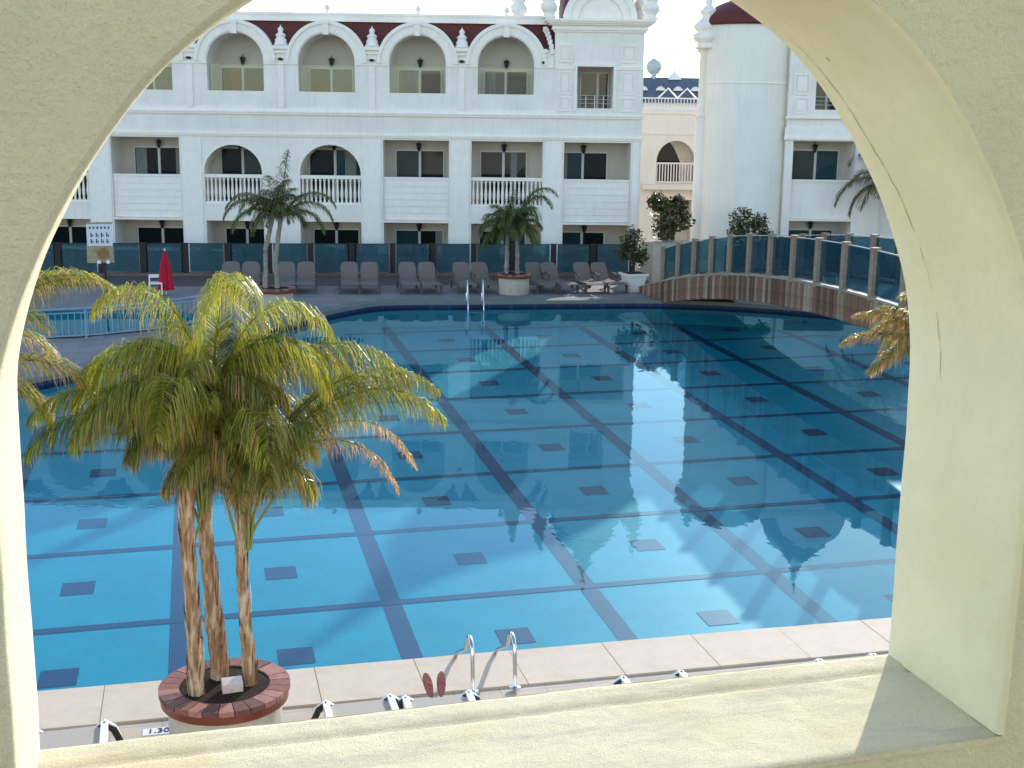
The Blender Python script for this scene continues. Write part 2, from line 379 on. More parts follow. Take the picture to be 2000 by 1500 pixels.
def FZ(x, y): return -(1.1 - .024*(y-15) - .008*(x-6))
fl = MB()
X0, X1, Y0, Y1 = -14.2, 26.2, 12.0, 38
fl.q((X0, Y0, FZ(X0, Y0)), (X1, Y0, FZ(X1, Y0)), (X1, Y1, FZ(X1, Y1)), (X0, Y1, FZ(X0, Y1)))
pool_floor = fl.build('pool_floor', POOL_FLOOR_M, kind='structure')
pw = MB(); pw.skirt(pool, -1.55, -.10)
pw.build('pool_side', POOL_FLOOR_M, pool_floor)
pb = MB(); pb.skirt(pool, -.10, DZ-.03); pb.build('waterline_tiles', POOL_DARK, pool_floor)
wt = MB(); wt.poly(pool, 0.0); wt.build('pool_water', WATER, kind='structure')
f2 = MB(); f2.poly(pool2, -.8); f2.skirt(pool2, -.8, DZ-.03); f2.build('second_pool_floor', POOL_FLOOR_M, kind='structure')
w2 = MB(); w2.poly(pool2, 0.02); w2.build('second_pool_water', WATER, kind='structure')

# lane lines (each a sheet of navy mosaic 4 mm above the floor)
U0, AX = -.382, 2.848
VR = [8.2, 11.05, 14.00, 16.898, 19.786, 22.554, 25.497, 28.336, 31.099, 33.760, 36.408]
for k in range(-4, 10):
    u = U0 + AX*k; w = .135
    if u > 25.9: break
    b = MB(); z = .004
    b.q((u-w, Y0, FZ(u-w, Y0)+z), (u+w, Y0, FZ(u+w, Y0)+z), (u+w, Y1, FZ(u+w, Y1)+z), (u-w, Y1, FZ(u-w, Y1)+z))
    b.build('lane_line', POOL_DARK, pool_floor)
for v in VR[2:]:
    b = MB(); w = .085; z = .008
    b.q((X0, v-w, FZ(X0, v-w)+z), (X1, v-w, FZ(X1, v-w)+z), (X1, v+w, FZ(X1, v+w)+z), (X0, v+w, FZ(X0, v+w)+z))
    b.build('cross_line', POOL_DARK, pool_floor)
sq_mesh = None
for k in range(-2, 9):
    for i in range(1, len(VR)-1):
        x = U0 + AX*(k+.5); y = (VR[i]+VR[i+1])/2
        if y < 12.3 or x > 25.5: continue
        b = MB(); z = .006; a = .225; c = .24
        if sq_mesh is None:
            b.q(*[(sx*a, sy*c, FZ(sx*a, sy*c)-FZ(0, 0)) for sx, sy in ((-1,-1),(1,-1),(1,1),(-1,1))]); sq_mesh = b.mesh('floor_square', POOL_DARK)
        inst('floor_square', sq_mesh, pool_floor, (x, y, FZ(x, y)+z))

# coping stones along the near edge (each its own slab) and around the rest of the pool
near = empty('near_coping', (0, 0, 0), kind='structure')
sl = []
for s_ in range(3):
    b = MB(); L_ = .993; e = .006
    b.box(0, L_, -.78, .035, .10, .172+.001*s_)
    b.v = [(x + random.uniform(-.002, .002), y, z) for x, y, z in b.v]
    sl.append(b.mesh('coping_slab', COPING))
for k in range(-14, 26):
    inst('coping_slab', sl[k % 3], near, (k*1.0, 12.12, random.uniform(0, .002)))
b = MB(); b.box(-14, 26, 11.345, 12.15, .10, .166); b.build('grout_bed', mat('beige_grout', (.40, .345, .27), .9, .1, var=.15, vscale=6), near)
def offs(loop, w):
    out = []; n = len(loop)
    for i in range(n):
        p0, p1, p2 = Vector(loop[i-1]), Vector(loop[i]), Vector(loop[(i+1) % n])
        a = (p1-p0).normalized(); c = (p2-p1).normalized()
        nn = Vector((a.y+c.y, -a.x-c.x)); nn = nn.normalized() if nn.length > 1e-6 else Vector((a.y, -a.x))
        out.append(tuple(p1+nn*w))
    return out
of = offs(pool, .45); inn = offs(pool, -.03)
b = MB(); n = len(pool)
for i in range(n):
    j = (i+1) % n
    if abs(pool[i][1]-12.12) < .01 and abs(pool[j][1]-12.12) < .01: continue
    h = .19
    b.q((*inn[i], h), (*inn[j], h), (*of[j], h), (*of[i], h)); b.q((*inn[i], .08), (*inn[j], .08), (*inn[j], h), (*inn[i], h))
    b.q((*of[j], DZ-.01), (*of[i], DZ-.01), (*of[i], h), (*of[j], h))
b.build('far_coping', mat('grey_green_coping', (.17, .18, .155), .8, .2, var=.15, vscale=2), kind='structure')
of2 = offs(pool2, .35)
b = MB()
for i in range(len(pool2)):
    j = (i+1) % len(pool2)
    b.q((*pool2[i], .18), (*pool2[j], .18), (*of2[j], .18), (*of2[i], .18)); b.q((*pool2[i], .05), (*pool2[j], .05), (*pool2[j], .18), (*pool2[i], .18))
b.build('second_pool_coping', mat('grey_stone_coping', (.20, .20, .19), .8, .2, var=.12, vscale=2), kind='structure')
b = MB(); b.box(-.62, -.34, 11.05, 11.18, .12, .158)
dm = b.build('depth_marker', DEPTH_TILE, label='white depth marker tile reading 1.30 in the deck left of the big planter', cat='marker tile')
def text(s, size, loc, rot, m, parent, name='lettering', ext=.002):
    cu = bpy.data.curves.new(name, 'FONT'); cu.body = s; cu.size = size; cu.align_x = 'CENTER'; cu.align_y = 'CENTER'; cu.extrude = ext
    o = bpy.data.objects.new(name, cu); COL.objects.link(o); o.location = loc; o.rotation_euler = rot; o.data.materials.append(m)
    if parent: o.parent = parent
    return o
lt = text('1.30', .115, (-.48, 11.115, .162), (0, 0, 0), INK, dm)
bpy.context.view_layer.update()
lm_ = bpy.data.meshes.new_from_object(lt); ln = bpy.data.objects.new('digits', lm_); COL.objects.link(ln); ln.location = lt.location; ln.parent = dm
bpy.data.objects.remove(lt)

# ================================================================== the arch the photograph is taken through
D_I, D_O = 1.712, 2.065
AW = empty('arched_wall', (0, 0, 0), math.atan2(.03925, .99923), 'thick cream plastered wall with the tall arched opening framing the view', 'wall')
prof = [(-.194, 4.58)]
for z in (4.7, 4.85, 5.0, 5.1, 5.16): prof.append((-.193, z))
Lc = [(-.192, 5.20), (-.186, 5.245), (-.168, 5.312), (-.146, 5.372), (-.120, 5.43), (-.092, 5.482), (-.060, 5.532), (-.020, 5.590), (.020, 5.640), (.062, 5.680), (.108, 5.716), (.16, 5.752), (.22, 5.79), (.30, 5.835), (.40, 5.875), (.50, 5.90), (.584, 5.912)]
prof += Lc
Rc = [(2*.584-u, z) for u, z in reversed(Lc[:-1])]
RcM = [(.68, 5.902), (.77, 5.88), (.87, 5.842), (.955, 5.797), (1.039, 5.748), (1.095, 5.702), (1.142, 5.656), (1.20, 5.580), (1.255, 5.497), (1.29, 5.430), (1.315, 5.372), (1.338, 5.305), (1.352, 5.245), (1.360, 5.19)]
prof += RcM
for z in (5.1, 5.0, 4.85, 4.7): prof.append((1.361, z))
prof.append((1.361, 4.58))
# resample + smooth
def resample(pts, step):
    out = []
    for a, b_ in zip(pts, pts[1:]):
        a, b_ = Vector(a), Vector(b_); n = max(1, int((b_-a).length/step))
        for k in range(n): out.append(a.lerp(b_, k/n))
    out.append(Vector(pts[-1])); return out
P = resample(prof, .02)
for _ in range(6):
    P = [P[0]] + [(P[i-1]+P[i]*2+P[i+1])/4 for i in range(1, len(P)-1)] + [P[-1]]
def ring(off, y):
    out = []
    n = len(P)
    for i, p in enumerate(P):
        a = (P[min(i+1, n-1)] - P[max(i-1, 0)]).normalized(); nn = Vector((-a.y, a.x))
        w = noise.noise(Vector((p.x*9, p.y*9, y*7)))*.0022
        q = p + nn*(off + w); out.append((q.x, y, max(q.y, 4.58-off) if i in (0, n-1) else q.y))
    return out
ys = [(-.010, D_I), (-.003, D_I+.004), (0, D_I+.012)] + [(0, D_I+.012+(D_O-D_I-.022)*k/7) for k in range(1, 8)] + [(-.004, D_O-.003), (-.012, D_O)]
rings = [ring(-o, y) for o, y in ys]   # positive = into the wall
cenP = Vector((.584, 5.2))
 
HALF = min(range(len(P)), key=lambda i: (P[i].x-.45)**2+(P[i].y-5.9)**2)
rvs = []
for lo_, hi_, m_ in ((0, HALF, LEFTREV), (HALF, len(P)-1, REVEAL)):
    b = MB()
    for r0, r1 in zip(rings, rings[1:]):
        for i in range(lo_, hi_): b.q(r0[i], r1[i], r1[i+1], r0[i+1])
    rvs.append(b.build('reveal', m_, AW))
# weld and smooth
import bmesh
def weld(o, dist=1e-5, ang=50):
    bm = bmesh.new(); bm.from_mesh(o.data); bmesh.ops.remove_doubles(bm, verts=bm.verts, dist=dist); bmesh.ops.recalc_face_normals(bm, faces=bm.faces)
    bm.to_mesh(o.data); bm.free(); smooth_angle(o, ang)
for rv in rvs: weld(rv)
def face_with_hole(rg, y, box_, sillz, m, name):
    loop = [Vector((p[0], p[2], 0)) for p in rg]
    x0, x1, z0, z1 = box_
    outer = [Vector((x0, sillz, 0)), Vector((x0, z1, 0)), Vector((x1, z1, 0)), Vector((x1, sillz, 0))]
    ring_ = outer + list(reversed(loop))
    bb = MB(); i0 = 0
    bb.v = [(p.x, y, p.y) for p in ring_]
    for t in tessellate_polygon([ring_]): bb.f.append(tuple(t))
    i = len(bb.v)
    bb.q((x0, y, z0), (x1, y, z0), (x1, y, sillz), (x0, y, sillz))
    return bb.build(name, m, AW)
rings[0][0] = (rings[0][0][0], D_I, 4.58); rings[0][-1] = (rings[0][-1][0], D_I, 4.58)
rings[-1][0] = (rings[-1][0][0], D_O, 4.58); rings[-1][-1] = (rings[-1][-1][0], D_O, 4.58)
face_with_hole(rings[0], D_I, (-4.5, 6, 3.5, 8.4), 4.58, INNER, 'inner_face')
face_with_hole(rings[-1], D_O, (-4.5, 6, -1.6, 8.4), 4.58, WHITE, 'outer_face')
# sill: grid with gentle unevenness, a slightly raised outer lip and rounded edges
b = MB(); NX, NY = 200, 46; xs0, xs1 = -.207, 1.375
def sillz(x, t):
    z = 4.58 + noise.noise(Vector((x*5, t*2.5, 1)))*.0025 + noise.noise(Vector((x*26, t*12, 4)))*.0011
    z += .004*max(0, min(1, (t-.80)/.05))            # lip
    z -= .0035*math.exp(-((t-.78)/.012)**2)          # groove behind the lip
    if t < .03: z -= .010*(1-t/.03)**2 + .002*abs(noise.noise(Vector((x*30, 3, 9))))
    if t > .975: z -= .010*((t-.975)/.025)**2
    return z
for j in range(NY+1):
    t = j/NY; t = t if j not in (1, NY-1) else (0.01 if j == 1 else .99)
    for i in range(NX+1):
        x = xs0+(xs1-xs0)*i/NX
        jag = .004*noise.noise(Vector((x*18, 0, 2))) if j in (0,) else 0
        b.v.append((x, D_I-.002+(D_O-D_I+.004)*t+jag, sillz(x, t)))
for j in range(NY):
    for i in range(NX):
        a = j*(NX+1)+i; b.f.append((a, a+1, a+NX+2, a+NX+1))
sl_ = b.build('sill', SILLM, AW); smooth_angle(sl_, 60)
# cracks on the right reveal: thin dark strips 1 mm proud of the plaster
def ptw(s, depth, lift=.0012):
    """point on the reveal: s = index along profile from the right springing, depth 0..1"""
    i = max(0, min(len(P)-2, int(s))); f = s-int(s)
    p = P[i].lerp(P[i+1], f); a = (P[i+1]-P[i]).normalized(); nn = Vector((a.y, -a.x))
    q = p + nn*lift
    return Vector((q.x, D_I+(D_O-D_I)*depth, q.y))
def s_at(z):  # right-hand side index with height z
    n_ = len(P)
    for i in range(n_-1, n_//2, -1):
        if P[i].y <= z <= P[i-1].y: return i-1+(P[i-1].y-z)/(P[i-1].y-P[i].y+1e-9)
    return n_//2+2
def crack(path, w0, name='crack'):
    bb = MB(); pts = []
    for k, (z, dp) in enumerate(path):
        for _ in range(1): pts.append((z, dp))
    fine = []
    for (z0_, d0), (z1_, d1) in zip(pts, pts[1:]):
        nseg = max(2, int(abs(z1_-z0_)/.012))
        for k in range(nseg): fine.append((z0_+(z1_-z0_)*k/nseg, d0+(d1-d0)*k/nseg + random.uniform(-.006, .006)))
    fine.append(pts[-1])
    for k, ((za, da), (zb, db)) in enumerate(zip(fine, fine[1:])):
        w = w0*(.35+abs(math.sin(k*.7+1)))*.5*min(1, 4*min(k+1, len(fine)-k)/len(fine))/(D_O-D_I)
        sa, sb = s_at(za), s_at(zb)
        bb.q(ptw(sa, da-w), ptw(sb, db-w), ptw(sb, db+w), ptw(sa, da+w))
    bb.build(name, CRACK, AW)
crack([(5.785, .89), (5.76, .88), (5.72, .865), (5.67, .85), (5.57, .83), (5.46, .77), (5.36, .74), (5.31, .735)], .0012)
crack([(5.27, .72), (5.235, .715), (5.20, .71), (5.15, .70)], .0010)
# room behind the camera
rm = empty('gallery_room', (0, 0, 0), math.atan2(.03925, .99923), kind='structure')
b = MB(); b.box(-4.5, 6, -2.4, D_I-.002, 3.4, 3.62); b.build('gallery_floor', PAVING, rm)
b = MB(); b.box(-4.5, 6, -2.6, -2.4, 3.4, 8.4); b.build('gallery_back_wall', INNER, rm)

# ================================================================== far hotel
PHI = -.2218; F0 = (-1.632, 48.101)
hotel = empty('hotel_building', (F0[0], F0[1], 0), PHI, 'long white hotel wing with round arched top floor, dark red roof and corner turret', 'hotel building')
GZ = -1.6; DEP = 1.4

def facade(openings, u0, u1, z0, top, extra=(), y=0.0, depth=DEP):
    """solid wall with rect / arch openings and reveals; top is a function of u"""
    cuts = {u0, u1}; NA = 14
    for o in openings:
        cuts |= {o['u0'], o['u1']}
        if o.get('arch'):
            c, r = (o['u0']+o['u1'])/2, (o['u1']-o['u0'])/2
            cuts |= {c - r*math.cos(math.pi*k/NA) for k in range(NA+1)}
    cuts |= set(extra)
    cuts = sorted(c for c in cuts if u0-1e-6 <= c <= u1+1e-6)
    cc = [cuts[0]]
    for c in cuts[1:]:
        if c-cc[-1] > 1e-4: cc.append(c)
    def oz(o, u):
        if not o.get('arch'): return o['z1']
        c, r = (o['u0']+o['u1'])/2, (o['u1']-o['u0'])/2; h = o['h']
        t = max(0, 1-((u-c)/r)**2)
        if o['arch'] == 'point':
            return o['z1'] + h*(1-abs((u-c)/r)**1.7)
        return o['z1'] + h*math.sqrt(t)
    b = MB()
    for a, c in zip(cc, cc[1:]):
        m_ = (a+c)/2; act = sorted([o for o in openings if o['u0'] < m_ < o['u1']], key=lambda o: o['z0'])
        lo_a = lo_c = z0
        for o in act:
            if o['z0'] > lo_a+1e-4: b.q((a, y, lo_a), (c, y, lo_c), (c, y, o['z0']), (a, y, o['z0']))
            za, zc = oz(o, a), oz(o, c)
            b.q((a, y, za), (c, y, zc), (c, y+depth, zc), (a, y+depth, za))          # soffit
            b.q((a, y, o['z0']), (a, y+depth, o['z0']), (c, y+depth, o['z0']), (c, y, o['z0']))
            lo_a, lo_c = za, zc
        b.q((a, y, lo_a), (c, y, lo_c), (c, y, top(c)), (a, y, top(a)))
        b.q((a, y, top(a)), (c, y, top(c)), (c, y+depth, top(c)), (a, y+depth, top(a)))
    for o in openings:
        for u, s in ((o['u0'], 1), (o['u1'], -1)):
            b.q((u, y, o['z0']), (u, y+depth, o['z0']), (u, y+depth, o['z1']), (u, y, o['z1']))
    for u in (u0, u1): b.q((u, y, z0), (u, y+depth, z0), (u, y+depth, top(u)), (u, y, top(u)))
    return b

AC = [.07, 3.26, 6.44, 9.62, 12.72]
ARCH_W = .985; SPR = 7.30; EXT = 1.38
f1 = [dict(u0=-4.5, u1=-2.05, z0=2.37, z1=4.67), dict(u0=-1.2, u1=1.2, z0=1.84, z1=4.67),
      dict(u0=2.06, u1=4.10, z0=2.37, z1=3.46, arch='round', h=1.02), dict(u0=5.44, u1=7.60, z0=2.37, z1=3.44, arch='round', h=1.03),
      dict(u0=8.40, u1=10.73, z0=1.84, z1=4.67), dict(u0=11.53, u1=14.06, z0=2.37, z1=4.67), dict(u0=14.82, u1=17.20, z0=1.84, z1=4.67)]
gf = [dict(u0=a, u1=c, z0=GZ, z1=1.76) for a, c in ((-4.5, -2.05), (-1.2, 1.24), (2.08, 4.12), (5.42, 7.6), (8.40, 10.72), (11.53, 14.05), (14.82, 17.2))]
sf = [dict(u0=c-ARCH_W, u1=c+ARCH_W, z0=6.30, z1=SPR, arch='round', h=ARCH_W) for c in AC]
LEFT_END = -20.0
more1, moreg, mores = [], [], []
for k in range(1, 5):      # the wing goes on to the left, behind the arch
    c = -3.28-3.2*k; more1.append(dict(u0=c-1.2, u1=c+1.2, z0=1.84, z1=4.67)); moreg.append(dict(u0=c-1.2, u1=c+1.2, z0=GZ, z1=1.76))
for k in range(1, 6):
    c = .07-3.18*k; mores.append(dict(u0=c-ARCH_W, u1=c+ARCH_W, z0=6.30, z1=SPR, arch='round', h=ARCH_W)); AC.append(c)
PAR = 7.84
def topf(u):
    z = PAR
    if u > 14.3: return PAR
    for c in AC:
        if abs(u-c) < EXT: z = max(z, SPR+math.sqrt(max(0, EXT**2-(u-c)**2)))
    return z
ex = set()
for c in AC:
    for k in range(25): ex.add(c - EXT*math.cos(math.pi*k/24))
    w_ = math.sqrt(EXT**2-(PAR-SPR)**2); ex |= {c-w_, c+w_}
lower = facade(gf+f1+moreg+more1, LEFT_END, 17.55, GZ, lambda u: 5.53)
lo = lower.build('wall', WHITE, hotel)
upm = facade(sf+mores, LEFT_END, 14.42, 5.53, topf, ex)
upm.build('wall', WHITE, hotel)
# turret: projects 6 cm
TW = dict(u0=15.22, u1=16.50, z0=5.86, z1=7.29)
facade([TW], 14.42, 17.55, 5.53, lambda u: 8.45, y=-.06, depth=DEP+.06).build('turret_wall', WHITE, hotel)
# recessed back wall + body
b = MB(); b.box(LEFT_END, 17.5, DEP, DEP+.2, GZ, 7.8)
for c in AC:
    pts = [(c-1.02*math.cos(math.pi*k/12), DEP, SPR+1.02*math.sin(math.pi*k/12)) for k in range(0, 13)]
    b.q(*[(p[0], DEP+.001, p[2]) for p in pts])
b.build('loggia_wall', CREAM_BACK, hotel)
b = MB(); b.box(LEFT_END, 14.4, DEP+.2, 11, GZ, 7.8); b.box(14.4, 17.52, DEP+.2, 6.5, GZ, 8.4)
b.build('body', WHITE, hotel)
# string courses and cornices
b = MB()
b.box(LEFT_END, 17.60, -.075, -.002, 5.50, 5.57); b.box(LEFT_END, 17.60, -.11, -.002, 5.57, 5.62); b.box(LEFT_END, 17.60, -.05, -.002, 5.62, 5.72)
b.box(LEFT_END, 17.60, -.05, -.002, 4.74, 4.80); b.box(LEFT_END, 17.60, -.08, -.002, 4.80, 4.85)
b.build('string_course', WHITE_TRIM, hotel)
for a, c in [(AC[i], AC[i+1]) for i in range(0, 4)] + [(12.72, 14.42-(-1.0) )]:
    b = MB(); u0, u1 = a+ARCH_W+.005, min(c-ARCH_W-.005, 14.40)
    b.box(u0, u1, -.045, -.002, 7.22, 7.27); b.box(u0, u1, -.03, -.002, 7.27, 7.52)
    u0, u1 = a+1.26, min(c-1.26, 14.40)
    b.box(u0, u1, -.07, -.003, 7.60, 7.66); b.box(u0, u1, -.10, -.003, 7.74, 7.86)
    b.build('impost_band', WHITE_TRIM, hotel)
for c in AC[:5]:
    b = MB(); n = 28
    for r0, r1, y0 in ((1.30, 1.42, -.11), (1.03, 1.30, -.05)):
        for k in range(n):
            t0, t1 = math.pi*k/n, math.pi*(k+1)/n
            def pt(r, t, y): return (c-r*math.cos(t), y, SPR+r*math.sin(t))
            b.q(pt(r0, t0, y0), pt(r0, t1, y0), pt(r1, t1, y0), pt(r1, t0, y0))
            b.q(pt(r1, t0, y0), pt(r1, t1, y0), pt(r1, t1, DEP+.6), pt(r1, t0, DEP+.6)) if r1 > 1.4 else None
            b.q(pt(r0, t0, y0), pt(r0, t0 if False else t1, y0), pt(r0, t1, .0), pt(r0, t0, .0))
    b.build('arch_moulding', WHITE_TRIM, hotel)
    b = MB(); b.box(c-.10, c+.10, -.14, -.003, 8.24, 8.74); b.box(c-.13, c+.13, -.16, -.003, 8.62, 8.70); b.build('keystone', WHITE_TRIM, hotel)
# fluted pilaster between arches, dark drain mouths
for a, c in zip(AC[:4], AC[1:5]):
    m_ = (a+c)/2; b = MB(); b.box(m_-.10, m_+.10, -.05, -.002, 5.74, 7.20); b.build('pilaster', WHITE_TRIM, hotel)
    b = MB(); b.tube([(m_, -.12, 7.40), (m_, 0, 7.40)], .05, 8); b.v = [(x+(x-m_)*.9, y, z) for x, y, z in b.v]; b.build('drain_mouth', mat('drain_dark', (.08, .06, .05), .8), hotel) if False else b.build('drain_mouth', FENCE_POST, hotel)
b = MB(); b.tube([(14.02, -.12, 7.40), (14.02, 0, 7.40)], .05, 8); b.build('drain_mouth', FENCE_POST, hotel)
# finials standing on the parapet
fin_prof = [(.0, 0), (.24, 0), (.24, .08), (.20, .10), (.205, .20), (.15, .27), (.16, .33), (.19, .36), (.12, .42), (.07, .46), (.09, .50), (.10, .56), (.07, .61), (.03, .64), (.0, .72)]
fb = MB(); fb.lathe(fin_prof, n=14); fm = fb.mesh('finial', WHITE_TRIM, True)
for a, c in zip(AC[:4], AC[1:5]): inst('finial', fm, hotel, ((a+c)/2, .12, 7.855))
# roof
b = MB()
x0, x1 = LEFT_END, 14.43
ry = lambda z: .16+.39*(z-PAR+.02)/(8.74-PAR+.02)
cu_ = sorted(list(ex) + [x0, x1])
for ua, ub in zip(cu_, cu_[1:]):
    if ub-ua < 1e-4: continue
    za, zb = topf(ua)-.03, topf(ub)-.03
    if min(za, zb) > 8.7: continue
    b.q((ua, ry(za), za), (ub, ry(zb), zb), (ub, .55, 8.74), (ua, .55, 8.74))
b.q((x0, 11, PAR-.02), (x1, 11, PAR-.02), (x1, 10.6, 8.74), (x0, 10.6, 8.74))
b.build('roof', RED_ROOF, hotel)
b = MB(); b.box(LEFT_END, 14.41, .42, 10.7, 8.72, 8.99); b.box(LEFT_END, 14.41, .38, .42, 8.93, 9.02); b.build('roof_parapet', WHITE_TRIM, hotel)
bb = MB(); bb.lathe([(0, 0), (.08, 0), (.05, .06), (.05, .09), (.10, .15), (.11, .20), (.08, .26), (0, .33)], n=12); bm_ = bb.mesh('ball_finial', WHITE_TRIM, True)
for c in AC[1:5]: inst('ball_finial', bm_, hotel, (c, .5, 8.99))
# turret cornice, pediment, dome
def turret_top(root, ua, ub, y0, z0=8.45, dome=True):
    um = (ua+ub)/2; w = ub-ua
    b = MB()
    for k, (e, za, zb) in enumerate(((.06, 0, .07), (.12, .07, .13), (.10, .13, .23), (.22, .23, .29), (.30, .29, .35), (.36, .35, .43))):
        b.box(ua-e, ub+e, y0-e, y0+w+e, z0+za, z0+zb)
    b.build('turret_cornice', WHITE_TRIM, root)
    zt = z0+.43
    b = MB(); n = 24
    def sheet(r0, r1, yy, y2):
        for k in range(n):
            t0, t1 = math.pi*k/n, math.pi*(k+1)/n
            q = lambda r, t, y: (um-r*math.cos(t), y, zt+r*.98*math.sin(t))
            b.q(q(r0, t0, yy), q(r0, t1, yy), q(r1, t1, yy), q(r1, t0, yy)); b.q(q(r1, t0, yy), q(r1, t1, yy), q(r1, t1, y2), q(r1, t0, y2))
            b.q(q(r0, t0, yy), q(r0, t1, yy), q(r0, t1, yy+.08), q(r0, t0, yy+.08))
    sheet(1.06, 1.27, y0-.10, y0+.9); sheet(.78, 1.06, y0-.03, y0+.3); sheet(.01, .78, y0+.06, y0+.2)
    b.build('round_pediment', WHITE_TRIM, root)
    b = MB(); h = w/2*.86
    pr = [(h*1.03, 0), (h*1.05, .5), (h*1.02, .9), (h*.92, 1.35), (h*.74, 1.75), (h*.50, 2.1), (h*.28, 2.45), (h*.13, 2.85), (h*.06, 3.2), (.05, 3.5), (.11, 3.62), (.06, 3.75), (.0, 4.05)]
    pr = [(r*.97, z) for r, z in pr]
    # square plan rounded
    base = len(b.v); N = 32
    for r, z in pr:
        for j in range(N):
            t = 2*math.pi*j/N; c_, s_ = math.cos(t), math.sin(t)
            k = 1/max(abs(c_), abs(s_)); k = 1+(k-1)*max(0, min(1, 1-z/2.2))*.75
            b.v.append((um+r*k*c_, y0+.30+w/2+r*k*s_, zt+z))
    for i in range(len(pr)-1):
        for j in range(N): b.f.append((base+i*N+j, base+i*N+(j+1) % N, base+(i+1)*N+(j+1) % N, base+(i+1)*N+j))
    b.build('dome', RED_ROOF, root, smooth=True)
    return um, zt
turret_top(hotel, 14.42, 17.55, -.06)
pin = [(0, 0), (.26, 0), (.28, .08), (.21, .12), (.23, .22), (.31, .30), (.34, .42), (.30, .5), (.22, .56), (.27, .64), (.30, .74), (.26, .86), (.18, .98), (.13, 1.08), (.19, 1.18), (.20, 1.26), (.12, 1.36), (.06, 1.45), (.09, 1.55), (.0, 1.75)]
pb_ = MB(); pb_.lathe([(r*.92, z) for r, z in pin], n=12)
pb_.v = [(x*(1+.12*math.sin(5*math.atan2(y, x)+z*7)), y*(1+.12*math.sin(5*math.atan2(y, x)+z*7)), z) for x, y, z in pb_.v]
pm_ = pb_.mesh('pinnacle', WHITE_TRIM, True)
for u, y in ((14.18, -.1), (17.72, -.1), (13.15, .9), (17.72, 2.9)): inst('pinnacle', pm_, hotel, (u, y, 8.88))
# scroll bracket at the left shoulder of the turret
b = MB()
for k in range(7):
    t = k/6; b.box(14.10+.26*t-.10, 14.10+.26*t+.05, -.10, .25, 8.55-.75*t**1.4-.10, 8.55-.75*t**1.4+.06)
b.build('scroll_bracket', WHITE_TRIM, hotel)
# turret panels (raised frames)
def panel_frame(root, u0, u1, z0, z1, y=-.06, t=.05, d=.03, name='wall_panel'):
    b = MB()
    b.box(u0, u1, y-d, y-.002, z0, z0+t); b.box(u0, u1, y-d, y-.002, z1-t, z1); b.box(u0, u0+t, y-d, y-.002, z0+t, z1-t); b.box(u1-t, u1, y-d, y-.002, z0+t, z1-t)
    b.box(u0+.13, u1-.13, y-d*.8, y-.002, z0+.12, z1-.12)
    b.build(name, WHITE_TRIM, root)
for a, c in ((14.56, 15.03), (16.74, 17.28)):
    panel_frame(hotel, a, c, 7.42, 8.03); panel_frame(hotel, a, c, 6.32, 7.12); panel_frame(hotel, a, c, 5.74, 6.24)
b = MB(); b.box(14.46, 15.16, -.10, -.062, 7.18, 7.30); b.box(16.58, 17.5, -.10, -.062, 7.18, 7.30); b.box(15.12, 15.22, -.10, -.062, 5.76, 7.40); b.box(16.50, 16.60, -.10, -.062, 5.76, 7.40); b.box(15.22, 16.50, -.10, -.062, 7.29, 7.40)
b.build('window_surround', WHITE_TRIM, hotel)

# windows on the loggia back walls
def window(root, u0, u1, z0, z1, y, mats, split=.5, fr=.045, name='window', brown=False):
    w = empty(name, (0, 0, 0), parent=root)
    b = MB(); um = u0+(u1-u0)*split
    for a, c in ((u0-fr, u0), (um-fr, um+fr), (u1, u1+fr)): b.box(a, c, y-.07, y-.002, z0, z1)
    b.box(u0-fr, u1+fr, y-.07, y-.002, z1, z1+fr*1.2); b.box(u0-fr, u1+fr, y-.07, y-.002, z0-fr, z0)
    b.build('frame', ALU, w)
    for k, (a, c) in enumerate(((u0, um-fr), (um+fr, u1))):
        b = MB(); b.box(a, c, y-.035, y-.003, z0, z1); b.build('pane', mats[k], w)
    return w
def lantern(root, u, y, z):
    b = MB(); b.tube([(u, y, z+.30), (u, y-.14, z+.30), (u, y-.14, z+.22)], .016, 5)
    b.lathe([(.02, .24), (.12, .20), (.10, .18), (.095, .17), (.055, -.02), (.03, -.06), (0, -.08)], (u, y-.14, z), n=8)
    b.build('wall_lantern', DARKMETAL, root)
k34 = 1.0
Y = DEP
wins1 = [(-.72, 1.02, 0, 0), (2.42, 3.94, 0, 1), (5.62, 7.46, 0, 2), (8.78, 10.48, 1, 0), (11.86, 13.5, 0, 0), (14.72, 16.45, 2, 0)]
for u0, u1, a, c in wins1: window(hotel, u0, u1, 2.35, 4.26, Y, [WG[a], WG[c]])
window(hotel, -4.1, -2.4, 2.35, 4.26, Y, [WG[0], WG[0]])
for u0, u1, a, c in [(-.72, 1.06, 0, 0), (2.50, 4.04, 0, 0), (5.74, 7.36, 0, 0), (8.76, 10.46, 2, 0), (11.84, 13.5, 0, 2), (14.80, 16.42, 2, 0), (-4.0, -2.42, 0, 0)]:
    window(hotel, u0, u1, -1.0, 1.36, Y, [WG[a], WG[c]])
for c, a, e in ((3.26, 0, 2), (6.44, 1, 3), (9.62, 3, 0), (12.72, 1, 0), (.07, 1, 3)):
    w = window(hotel, c-.74, c+.76, 5.75, 7.12, Y, [WG[a], WG[e]])
b = MB(); b.box(2.86, 3.17, Y-.045, Y-.036, 5.75, 7.12); b.build('curtain', WG_BROWN, hotel)
window(hotel, 15.46, 16.42, 5.6, 7.10, Y, [WG[1], WG[0]], .62)
for u in (.17, 3.1, 6.52, 9.6, 12.7, 15.6, -3.25):
    lantern(hotel, u, Y-.002, 4.32)
for u in (.17, 3.3, 6.56, 9.6, 12.7, 15.7, -3.2): lantern(hotel, u, Y-.002, 1.42)
for c in AC[:5]: lantern(hotel, c+.03, Y-.002, 7.28)
